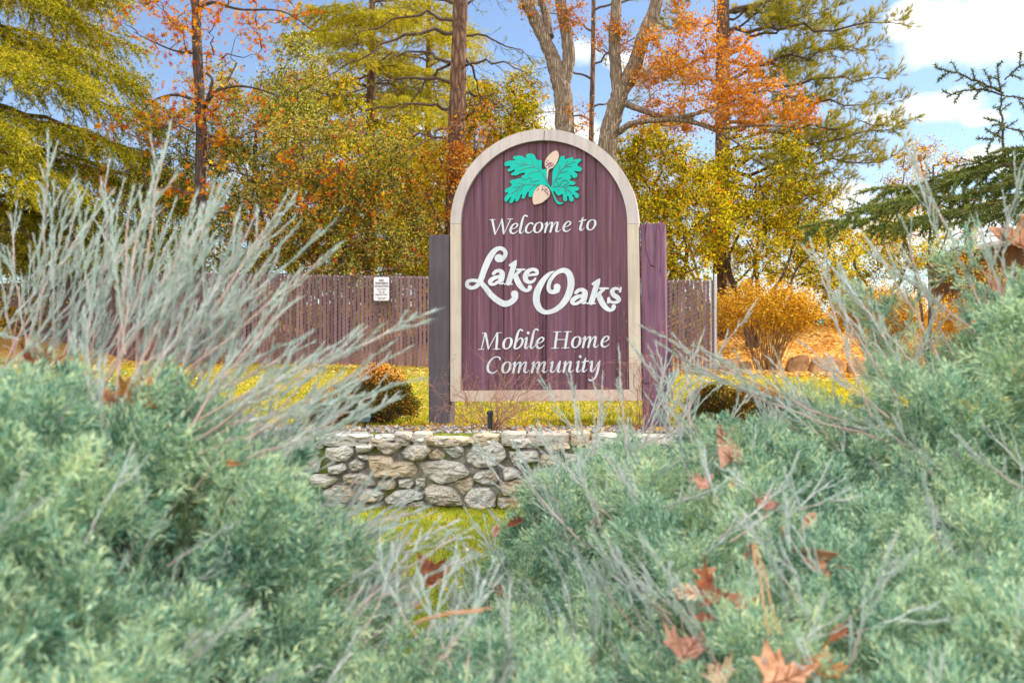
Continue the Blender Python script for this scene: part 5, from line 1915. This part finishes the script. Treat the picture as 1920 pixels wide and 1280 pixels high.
# a few spray templates: an axis with side branchlets, each feathered with fine scale-leaf fingers
SPR = []
for k in range(8):
    V, Fc = [], []
    nb = 11

    def finger(p0, fd, L, w):
        i0 = len(V)
        ww = unit(np.cross(fd, rng.normal(size=3))) * w
        V.extend([p0, p0 + fd * L * .5 + ww, p0 + fd * L, p0 + fd * L * .5 - ww])
        Fc.append((i0, i0 + 1, i0 + 2, i0 + 3))
    for j in range(nb):
        t = .10 + .88 * j / (nb - 1)
        sg = 1 if j % 2 else -1
        az = rng.normal() * .8
        sd = np.array([math.cos(az) * sg, 0, math.sin(az)])
        bl = (.46 * (1.1 - t) + .10) * (.8 + .4 * rng.random())
        base = np.array([.02 * rng.normal(), t, .02 * rng.normal()])
        bd = unit(sd * .62 + np.array([0, .85, 0]))
        for m in range(6):
            p0 = base + bd * bl * (.06 + .18 * m)
            fd = unit(bd + sd * (.42 * (1 if m % 2 else -1)) + rng.normal(size=3) * .25)
            finger(p0, fd, (.20 + .09 * rng.random()) * (1.2 - .5 * t), .017)
    for m in range(4):
        finger(np.array([.01 * rng.normal(), .5 + .12 * m, 0]), unit(np.array([rng.normal() * .14, 1, rng.normal() * .14])), .34, .017)
    SPR.append((np.array(V), np.array(Fc)))


class Mound:
    def __init__(self, c, r, seed, lump=.13):
        self.c, self.r, self.seed, self.lump = np.array(c, float), np.array(r, float), seed, lump

    def surf(self, d):
        k = 1 + self.lump * snoise(d, 3.2, self.seed, 3) + .05 * snoise(d, 11, self.seed + 5, 2)
        return self.c + d * self.r * k[:, None]

    def hit(self, px, py):
        """first point of the mound along the view of a photo pixel"""
        dr = unit(ray(px, py))
        t = np.linspace(.3, 5, 900)
        p = EYE + dr[None] * t[:, None]
        q = (p - self.c) / self.r
        k = 1 + self.lump * snoise(unit(q), 3.2, self.seed, 3) + .05 * snoise(unit(q), 11, self.seed + 5, 2)
        ins = np.linalg.norm(q, axis=1) < k * 1.04
        return (p[np.argmax(ins)], t[np.argmax(ins)]) if ins.any() else (None, None)


def hit_near(md, px, py):
    """the mound under a pixel, or just below it when the pixel clears the crest"""
    for k in range(0, 14):
        p, t = md.hit(px, py + k * 14)
        if p is not None:
            return (p, t) if k == 0 else (P(px, py + k * 8, p[1]), t)
    sg = 1 if md.c[0] > 0 else -1
    for k in range(1, 9):
        p, t = md.hit(px + sg * k * 22, py + k * 6)
        if p is not None:
            return P(px, py, p[1]), t
    return None, None


def juniper(label, md, nclump, per, slen, whips, lean, wlen, view=None, rad=.068):
    r = thing('juniper_shrub', label, 'shrub', (md.c[0], md.c[1], 0), 'blue green junipers in the foreground')
    # solid core, its dark colour standing in for the shrub's inner shade
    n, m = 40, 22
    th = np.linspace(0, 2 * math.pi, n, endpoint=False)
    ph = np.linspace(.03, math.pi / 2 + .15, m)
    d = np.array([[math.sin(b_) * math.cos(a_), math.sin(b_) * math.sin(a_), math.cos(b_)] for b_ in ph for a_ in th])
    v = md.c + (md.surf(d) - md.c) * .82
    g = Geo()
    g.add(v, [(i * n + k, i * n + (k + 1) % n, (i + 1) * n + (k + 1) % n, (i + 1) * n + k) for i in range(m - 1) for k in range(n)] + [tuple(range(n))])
    g.build('shade_core', m_juninner, r, smooth=True)
    # clumps of sprays
    d = unit(rng.normal(size=(nclump * 3, 3)))
    d = d[d[:, 2] > -.12]
    s = md.surf(d)
    nrm = unit(d / md.r)
    tocam = unit(EYE - s)
    dist = np.linalg.norm(EYE - s, axis=1)
    facing = (nrm * tocam).sum(1)
    keep = (facing > -.45) & (dist > .33) & (s[:, 2] > -.02) & (rng.random(len(d)) < np.where(facing > -.1, 1, .35))
    keep &= (np.abs(s[:, 0]) < .56 * s[:, 1] + .7)
    d, s, nrm, dist = d[keep][:nclump], s[keep][:nclump], nrm[keep][:nclump], dist[keep][:nclump]
    N = len(d)
    dep = rng.random(N) ** 1.5
    cp = md.c + (s - md.c) * (1 - .17 * dep[:, None] + .065 * snoise(d, 22, md.seed + 2, 2)[:, None])
    cd = unit(nrm * .75 + np.array([0, 0, .55]) + np.array(lean) * .35 + rng.normal(size=(N, 3)) * .45)
    # every clump fans out of one point, so that the tufts stand apart with dark hollows between
    dirs = unit(np.repeat(cd, per, 0) + rng.normal(size=(N * per, 3)) * .42)
    size = np.repeat(.55 + .75 * rng.random(N), per)[:, None]
    pos = np.repeat(cp - cd * .012, per, 0) + dirs * rad * size * rng.random((N * per, 1)) ** .6 + rng.normal(size=(N * per, 3)) * .006
    near = np.linalg.norm(pos - EYE, axis=1) > .36
    pos, dirs = pos[near], dirs[near]
    R = frames(dirs)
    L = slen * (.6 + .8 * rng.random(len(pos)))
    which = rng.integers(0, 8, len(pos))
    g = Geo()
    for k in range(8):
        q = which == k
        scatter(g, pos[q] - dirs[q] * L[q][:, None] * .3, R[q], L[q], *SPR[k])
    g.build('foliage', m_jun, r)
    # long whips
    gs_, gt_ = Geo(), Geo()
    W0 = []
    for (bx, by, tx, ty, dy) in whips:
        p0, t0 = hit_near(md, bx, by)
        if p0 is None:
            continue
        e = P(tx, ty, max(.45, p0[1] + dy))
        W0.append((p0, e, .0032 if np.linalg.norm(e - p0) > .2 else .0022))
        for _ in range(2 if lean[0] > .5 else 1):
            j0 = p0 + rng.normal(size=3) * .045
            W0.append((j0, j0 + (e - p0) * (.55 + .35 * rng.random()) + rng.normal(size=3) * .03, .0015))
    for _ in range(wlen[0]):
        dd = unit(rng.normal(size=(1, 3)))
        dd[0, 2] = abs(dd[0, 2]) * .8 + .15
        dd = unit(dd)
        p0 = md.surf(dd)[0]
        if np.dot(unit(dd[0] / md.r), unit(EYE - p0)) < -.3 or abs(p0[0]) > .54 * p0[1] + .2 or np.linalg.norm(p0 - EYE) < .75:
            continue
        L = wlen[1] + (wlen[2] - wlen[1]) * rng.random() ** 2
        e = p0 + unit(np.array(lean) * .9 + dd[0] * .5 + rng.normal(size=3) * .38 + [0, 0, .45]) * L
        W0.append((p0, e, .0020))
    for (p0, e, rr) in W0:
        L = np.linalg.norm(e - p0)
        q = curve_to(p0 - (e - p0) * .18, e, rng.normal(size=3) * .05 * L, 9, .006)
        tube(gs_, q[:8], np.linspace(rr * .65, rr * .35, 8), 5, cap=False)
        A, B = q[2:-1], q[3:]
        pos, dd, i, t = on_segments(A, B, 620)
        if len(pos) == 0:
            continue
        w = .0016
        fl = (.010 + .010 * rng.random(len(pos))) * (1 if rr < .004 else 1.15)
        blades(gt_, pos, dd * .92 + unit(rng.normal(size=pos.shape)) * .30, fl, w)
        tube(gt_, q[4:], np.linspace(.0012, .0009, 5), 5)
        for k in range(int(L * 26)):
            i0 = rng.integers(2, 7)
            a = q[i0] + (q[i0 + 1] - q[i0]) * rng.random()
            d2 = unit(unit(e - p0) * .95 + unit(rng.normal(size=3)) * .42)
            l2 = (.025 + .05 * rng.random())
            c2 = np.array([a, a + d2 * l2 * .5, a + d2 * l2 + [0, 0, .008]])
            tube(gt_, c2, [.0009, .0008, .0006], 4, cap=False)
            pos, dd, _, _ = on_segments(c2[:-1], c2[1:], 700)
            if len(pos):
                blades(gt_, pos, dd * .88 + unit(rng.normal(size=pos.shape)) * .36, .007 + .009 * rng.random(len(pos)), .0018)
    gs_.build('stems', m_junstem, r)
    gt_.build('long_shoots', m_juntip, r)
    return r


MA = Mound((-1.0, 1.597, -.118), (.859, .971, .843), 3, .09)
MB = Mound((.675, 2.359, -.013), (.789, 1.479, .593), 9, .09)
MD = Mound((-.06, 1.36, -.03), (.34, .40, .38), 21, .08)
MC = Mound((2.05, 2.163, -.079), (1.60, .93, 1.36), 14, .07)
wl = [(20, 640, 210, 360, .1), (60, 690, 90, 250, .1), (120, 660, 330, 330, .1), (170, 680, 205, 300, .1), (210, 690, 440, 330, .1), (230, 660, 300, 300, .1), (260, 660, 320, 230, .1), (280, 690, 420, 340, .15),
      (300, 680, 550, 370, .1), (320, 690, 640, 455, .1), (350, 700, 560, 420, .1), (330, 660, 540, 360, .2), (250, 640, 365, 390, .1), (60, 640, 20, 400, .1), (140, 650, 160, 420, .1), (90, 660, 265, 420, .1),
      (370, 720, 590, 640, .1), (400, 740, 800, 605, .1), (420, 760, 820, 580, .1), (430, 760, 600, 690, .1), (450, 800, 740, 640, .1), (440, 800, 640, 720, .1), (480, 840, 770, 650, .1), (500, 860, 730, 720, .1), (470, 790, 690, 610, .05),
      (480, 840, 640, 700, .1), (520, 900, 640, 800, .1), (590, 1020, 800, 950, .1), (610, 1060, 860, 975, .1), (620, 1090, 760, 960, .1), (640, 1130, 890, 985, .1), (650, 1150, 880, 1040, .1), (660, 1170, 780, 985, .1), (690, 1200, 860, 1060, .1), (560, 1010, 700, 950, .1), (630, 1190, 800, 1010, .1),
      (270, 660, 400, 440, .1), (180, 640, 330, 430, .1), (220, 640, 250, 350, .1), (310, 670, 480, 400, .1), (350, 690, 520, 480, .1), (30, 660, 130, 380, .1), (200, 700, 380, 410, .1), (290, 700, 450, 470, .1), (160, 700, 260, 460, .1), (380, 740, 560, 560, .1), (340, 700, 470, 520, .1), (330, 1270, 480, 1140, -.05), (250, 1170, 320, 1110, -.02), (330, 1050, 420, 990, .0), (10, 700, 110, 830, -.1), (200, 830, 150, 650, .05)]
juniper('big blurred juniper at the left edge with tall pale whips leaning right', MA, 1500, 20, .055, wl, (.75, .1, .3), (260, .06, .20))
wb = [(1260, 820, 1420, 560, .1), (1180, 880, 1160, 650, .1), (1100, 900, 1130, 700, .1), (1290, 830, 1180, 640, .0), (1330, 850, 1215, 650, .0), (1240, 820, 1340, 700, .1), (1200, 820, 1250, 660, .1), (1220, 830, 1320, 620, .1), (1300, 810, 1290, 680, .1), (1350, 800, 1420, 700, .05), (1120, 860, 1080, 760, .1), (1060, 880, 1000, 800, .1), (1010, 900, 960, 820, .1),
      (1000, 980, 890, 840, .1), (1080, 1000, 970, 870, .1), (950, 1060, 870, 950, .1), (920, 1150, 870, 1020, .1), (1000, 1180, 930, 1020, .0), (1130, 1000, 1060, 850, .1), (1220, 980, 1120, 830, .1), (1180, 1160, 1080, 1030, -.05), (1240, 1150, 1110, 1020, -.05), (1290, 1160, 1160, 1050, 0), (1350, 1260, 1230, 1100, -.05), (1160, 1260, 1100, 1090, -.05), (1120, 1250, 1040, 1130, -.05),
      (1020, 1260, 880, 1230, 0), (1500, 1100, 1420, 960, .05), (1390, 1000, 1500, 920, .05), (1350, 950, 1320, 840, .1), (1450, 1000, 1560, 900, .1), (1180, 940, 1290, 850, .1), (1250, 960, 1350, 870, .1), (1120, 960, 1190, 850, .1), (1060, 960, 1110, 840, .1), (1000, 1020, 1040, 880, .1), (1280, 1060, 1400, 970, .05), (1560, 1130, 1490, 990, .05), (1600, 1150, 1720, 1030, 0), (1440, 1270, 1580, 1150, -.05)]
juniper('spreading juniper in the middle foreground with fallen leaves caught in it', MB, 1500, 20, .050, wb, (-.15, .2, .45), (400, .06, .20))
wc = [(1560, 780, 1200, 610, -.1), (1600, 800, 1230, 640, 0), (1620, 740, 1540, 520, .1), (1660, 700, 1520, 450, .1), (1700, 660, 1560, 500, .1), (1740, 640, 1620, 440, .1), (1780, 640, 1690, 410, -.05), (1800, 600, 1640, 480, .1), (1840, 580, 1690, 250, .1), (1500, 810, 1320, 660, .05), (1540, 800, 1440, 670, .05), (1850, 560, 1920, 330, -.1), (1880, 560, 1830, 400, 0), (1700, 700, 1760, 560, .0), (1560, 830, 1480, 740, .05),
      (1640, 760, 1500, 640, .1), (1820, 1000, 1730, 960, 0), (1850, 1050, 1720, 1000, 0), (1700, 1280, 1880, 1100, -.1), (1780, 1270, 1900, 1050, -.1), (1900, 900, 1800, 820, 0), (1760, 900, 1680, 800, 0)]
juniper('tall dense juniper rising at the right edge of the foreground', MC, 1900, 20, .050, wc, (-.35, .0, .45), (300, .06, .20))

juniper('low juniper clump closing the gap between the two large foreground junipers', MD, 330, 20, .045, [(800, 1180, 860, 1040, .1), (840, 1190, 780, 1060, .1), (880, 1200, 900, 1060, .1), (820, 1220, 900, 1120, .05)], (.2, .1, .5), (40, .05, .14))

# ================================================================== FALLEN LEAVES CAUGHT IN THE JUNIPERS
def dead_leaf_mat(name, a, b):
    m, nt = new_mat(name)
    n1 = nt.noise(nt.coord(), 45, 4, .6)
    n2_ = nt.noise(nt.coord(), 160, 3, .7)
    c = nt.ramp(nt.math('ADD', nt.math('MULTIPLY', n1, .7), nt.math('MULTIPLY', n2_, .3)), [(.36, tuple(q * .6 for q in a)), (.46, a), (.6, b)])
    d = nt.n('ShaderNodeBsdfPrincipled')
    nt.l(c, d.inputs['Base Color'])
    d.inputs['Roughness'].default_value = .6
    t = nt.n('ShaderNodeBsdfTranslucent')
    nt.l(c, t.inputs[0])
    mx = nt.n('ShaderNodeMixShader')
    mx.inputs[0].default_value = .25
    nt.l(d.outputs[0], mx.inputs[1])
    nt.l(t.outputs[0], mx.inputs[2])
    o = nt.n('ShaderNodeOutputMaterial')
    nt.l(mx.outputs[0], o.inputs[0])
    return m


DM = {'tan': dead_leaf_mat('tan_dead_leaf', (.50, .23, .12), (.68, .38, .22)), 'rust': dead_leaf_mat('rust_dead_leaf', (.26, .07, .03), (.46, .15, .06)),
      'pink': dead_leaf_mat('pinkish_dead_leaf', (.50, .26, .18), (.62, .36, .27)), 'pale': dead_leaf_mat('pale_dead_leaf', (.60, .45, .30), (.75, .60, .42)), 'orange': dead_leaf_mat('orange_dead_leaf', (.60, .24, .06), (.74, .36, .12))}
m_rib = plain_mat('leaf_rib', (.24, .09, .04), .8, .2)
MAPLE = [(0, 0), (.12, .10), (.42, .02), (.36, .16), (.62, .34), (.40, .36), (.44, .50), (.22, .48), (.24, .64), (.14, .66), (0, 1.0)]
OAKL = [(0, 0), (.06, .10), (.14, .16), (.10, .24), (.26, .34), (.14, .42), (.30, .58), (.16, .62), (.24, .78), (.10, .84), (0, 1.0)]
POINT = [(0, .16), (.12, .08), (.26, .0), (.28, .12), (.22, .36), (.14, .62), (.05, .86), (0, 1.0)]
SHP = {'maple': MAPLE, 'oak': OAKL, 'point': POINT}


def dead_leaf(px, py, size, kind, shape, md, label, curl=.35, ang=0.0, dist=None, tilt=0.0):
    p, t = hit_near(md, px, py)
    if dist:
        p = P(px, py, dist)
    if p is None:
        return
    p = p + unit(EYE - p) * .040
    d = np.linalg.norm(p - EYE)
    sz = size * d / F
    half = np.array(SHP[shape])
    r0 = np.random.default_rng(int(px * 7 + py))
    # grid of ribs across the leaf, so that it can curl
    nv, nu = 14, 7
    ys_ = np.linspace(0, 1, nv)
    wv = np.interp(ys_, half[:, 1], half[:, 0]) if shape != 'maple' else None
    out = catmull(np.concatenate([half, (half * [-1, 1])[::-1][1:-1]]), 2, True)
    cpt = np.array([0, .45])
    rings = [cpt + (out - cpt) * s for s in (1, .8, .55, .28)] + [np.array([cpt])]
    n = len(out)
    v2 = np.concatenate(rings)
    x, y = v2[:, 0], v2[:, 1] - .45
    c1, c2 = curl * r0.uniform(.7, 1.4), curl * r0.uniform(-.8, 1.1)
    z = c1 * x * x * 2.2 + c2 * y * y + .10 * np.sin(x * 9 + 1) * y + .035 * snoise(v2, 7, int(px), 2) + .10 * np.abs(x) * curl
    v = np.stack([x, y, z], -1) * sz
    f = [(r * n + k, r * n + (k + 1) % n, (r + 1) * n + (k + 1) % n, (r + 1) * n + k) for r in range(3) for k in range(n)] + [(3 * n + k, 3 * n + (k + 1) % n, 4 * n) for k in range(n)]
    # faces the viewer's side of the shrub, resting on the sprays
    nrm = unit(unit(EYE - p) * .8 + np.array([0, 0, .5]) + r0.normal(size=3) * (.25 + tilt))
    upv = np.array([math.sin(ang), 0, math.cos(ang)])

    def zf(x, y):
        return c1 * x * x * 2.2 + c2 * y * y + .10 * np.sin(x * 9 + 1) * y + .10 * np.abs(x) * curl
    yv = unit(upv - nrm * np.dot(upv, nrm))
    xv = np.cross(yv, nrm)
    Rm = np.stack([xv, yv, nrm], 1)
    g = Geo()
    g.add(v @ Rm.T + p, f)
    ribs = [[(0, -.42), (0, 0), (0, .42)]] + [[(0, y0), (sx * .12, y0 + .12), (sx * .24, y0 + .20)] for y0 in (-.28, -.08, .12) for sx in (-1, 1)]
    for rb in ribs:
        if shape != 'maple':
            rb = [(a * .5, b_) for a, b_ in rb]
        for sgn in (1, -1):
            pr = np.array([(a, b_, float(zf(np.float64(a), np.float64(b_))) + .012 * sgn) for a, b_ in rb]) * sz
            tube(g, catmull(pr, 3) @ Rm.T + p, .0009, 3, m=1)
    # thin stalk and underside thickness
    st = np.array([[0, -.45, 0], [.02, -.62, .03], [.06, -.80, .10]]) * sz
    tube(g, st @ Rm.T + p, [.0009, .0008, .0007], 4)
    o = g.build('fallen_leaf', [DM[kind], m_rib], None, smooth=True, loc=p)
    sm = o.modifiers.new('thickness', 'SOLIDIFY')
    sm.thickness = .0006
    tagobj(o, label, 'leaf', 'dead leaves caught in the junipers')


D = math.radians
CURL = 1.25
LV = [
    (1640, 1012, 78, 'tan', 'maple', MC, 'flat tan maple leaf lying alone on the right juniper', .25, D(70)),
    (1525, 1045, 84, 'tan', 'point', MB, 'curled pinkish tan leaf left of the flat tan maple leaf', .7, D(-75)),
    (1363, 838, 92, 'pink', 'point', MB, 'upright pointed pink brown leaf standing above the middle juniper', .08, D(-8)),
    (1369, 790, 40, 'tan', 'maple', MB, 'small tan leaf just above the upright pointed leaf', .4, D(20)),
    (1296, 1112, 62, 'pale', 'oak', MB, 'pale lobed oak leaf beside the crumpled rust leaves', .4, D(-80)),
    (1345, 1125, 74, 'rust', 'maple', MB, 'crumpled rust brown leaf next to the pale lobed oak leaf', .9, D(60)),
    (1400, 1128, 60, 'tan', 'point', MB, 'long folded tan leaf right of the crumpled rust leaf', .8, D(75)),
    (1322, 1160, 50, 'rust', 'oak', MB, 'dark rust leaf under the crumpled rust leaf', .8, D(120)),
    (1438, 940, 38, 'pink', 'maple', MB, 'small curled pink brown leaf at the edge of the right juniper', .9, D(10)),
    (1412, 1030, 56, 'rust', 'point', MB, 'rust leaf half buried left of the curled pinkish leaf', .6, D(15)),
    (1470, 1000, 32, 'orange', 'oak', MB, 'short bright orange brown leaf above the curled pinkish leaf', .6, D(10)),
    (1515, 978, 40, 'pink', 'oak', MB, 'thin pale brown leaf hanging above the curled pinkish leaf', .6, D(40)),
    (1320, 1075, 46, 'tan', 'point', MB, 'tan leaf slanting above the pale lobed oak leaf', .5, D(-60)),
    (1570, 1188, 46, 'rust', 'oak', MB, 'small rust leaf low in front of the right juniper', .6, D(40)),
    (1294, 1215, 82, 'pink', 'maple', MB, 'large pinkish maple leaf at the bottom of the middle juniper', .5, D(20)),
    (1345, 1262, 60, 'pale', 'maple', MB, 'pale crumpled leaf at the lower edge beside the large pinkish leaf', .6, D(-30)),
    (1480, 1272, 110, 'tan', 'maple', MB, 'wide tan leaf cut by the bottom edge of the view', .45, D(75)),
    (1545, 1245, 60, 'orange', 'maple', MB, 'orange folded leaf right of the wide tan leaf at the bottom', .7, D(10)),
    (1845, 1195, 120, 'orange', 'maple', MC, 'largest orange leaf in the lower right corner', .5, D(160)),
    (1895, 1185, 70, 'pale', 'oak', MC, 'pale leaf touching the largest orange leaf', .5, D(30)),
    (1890, 1245, 80, 'rust', 'point', MC, 'rust leaf below the largest orange leaf', .5, D(80)),
    (1893, 440, 74, 'tan', 'maple', MC, 'blurred tan leaf stuck on top of the right juniper', .7, D(-40)),
    (1875, 538, 34, 'pink', 'maple', MC, 'small pink blurred leaf below the leaf on top of the right juniper', .5, D(60)),
    (1825, 605, 18, 'orange', 'oak', MC, 'tiny orange leaf on the shoulder of the right juniper', .5, D(60)),
    (800, 1068, 66, 'rust', 'maple', MA, 'curled dark rust leaf at the right flank of the left juniper', .9, D(-20)),
    (815, 1092, 44, 'tan', 'point', MA, 'light brown curled leaf touching the dark rust leaf of the left juniper', .9, D(60)),
    (808, 1245, 52, 'rust', 'maple', MA, 'red brown leaf low between the two junipers', .6, D(30)),
    (770, 1140, 46, 'orange', 'oak', MA, 'faded orange leaf inside the left juniper', .5, D(40)),
    (720, 1178, 34, 'pale', 'oak', MA, 'pale blurred leaf low in the left juniper', .5, D(-10)),
    (946, 1232, 62, 'pale', 'oak', MB, 'beige lobed oak leaf hanging at the bottom centre', .3, D(8)),
    (1012, 1180, 56, 'rust', 'point', MB, 'brown pointed leaf deep in the shade of the middle juniper', .5, D(6)),
    (935, 1110, 40, 'tan', 'oak', MB, 'tan leaf on the left flank of the middle juniper', .5, D(-20)),
    (965, 948, 36, 'rust', 'oak', MB, 'dark rust leaf near the top left of the middle juniper', .6, D(50)),
    (1035, 925, 44, 'pink', 'maple', MB, 'pale pink leaf near the crest of the middle juniper', .4, D(-40)),
    (928, 918, 30, 'pink', 'oak', MB, 'tiny pink leaf against the stone wall', .4, D(10)),
    (1150, 932, 44, 'rust', 'point', MB, 'slim rust leaf upright below the crest of the middle juniper', .6, D(20)),
    (1120, 892, 52, 'tan', 'point', MB, 'narrow tan leaf slanting below the crest of the middle juniper', .7, D(70)),
    (1228, 880, 34, 'rust', 'maple', MB, 'small rust leaf in the middle of the crest of juniper shoots', .7, D(0)),
    (1322, 905, 40, 'pink', 'maple', MB, 'faded pink leaf below the upright pointed leaf', .5, D(50)),
    (1370, 908, 32, 'orange', 'oak', MB, 'small orange leaf below and right of the upright pointed leaf', .5, D(30)),
    (1325, 838, 26, 'rust', 'oak', MB, 'small brown leaf left of the upright pointed leaf', .6, D(-60)),
    (1470, 878, 18, 'orange', 'maple', MC, 'tiny yellow orange leaf on the left shoulder of the right juniper', .5, D(0)),
    (262, 735, 70, 'orange', 'maple', MA, 'blurred orange brown leaf near the crest of the left juniper', .6, D(40)),
    (205, 750, 50, 'tan', 'oak', MA, 'blurred tan leaf beside the blurred orange brown leaf', .6, D(-40)),
    (438, 869, 26, 'orange', 'point', MA, 'small orange leaf alone on the shoulder of the left juniper', .4, D(80)),
    (75, 660, 60, 'rust', 'maple', MA, 'blurred rust leaf at the far left of the left juniper', .6, D(20)),
]
for L_ in LV:
    dead_leaf(*L_[:7], curl=L_[7] * CURL, ang=L_[8])
# two long dry pine needles pairs caught on the middle juniper
m_dry = plain_mat('dry_needle', (.50, .26, .14), .7, .2)
for (a, b2, lab) in (((1412, 1020), (1442, 1190), 'long dry brown pine needle standing among the middle juniper shoots'), ((775, 1168), (905, 1145), 'long dry pine needle lying across the gap between the junipers')):
    p0, p1 = P(*a, 1.35), P(*b2, 1.30)
    g = Geo()
    q = curve_to(p0, p1, (0, 0, .01), 6, .01)
    tube(g, q, .0013, 5)
    q = curve_to(p0 + [.004, 0, 0], p1 + [.012, 0, .004], (0, 0, .012), 6, .01)
    tube(g, q, .0011, 5)
    o = g.build('dry_pine_needle', m_dry, None, loc=(p0 + p1) / 2)
    tagobj(o, lab, 'pine needle', 'dry pine needles on the junipers')
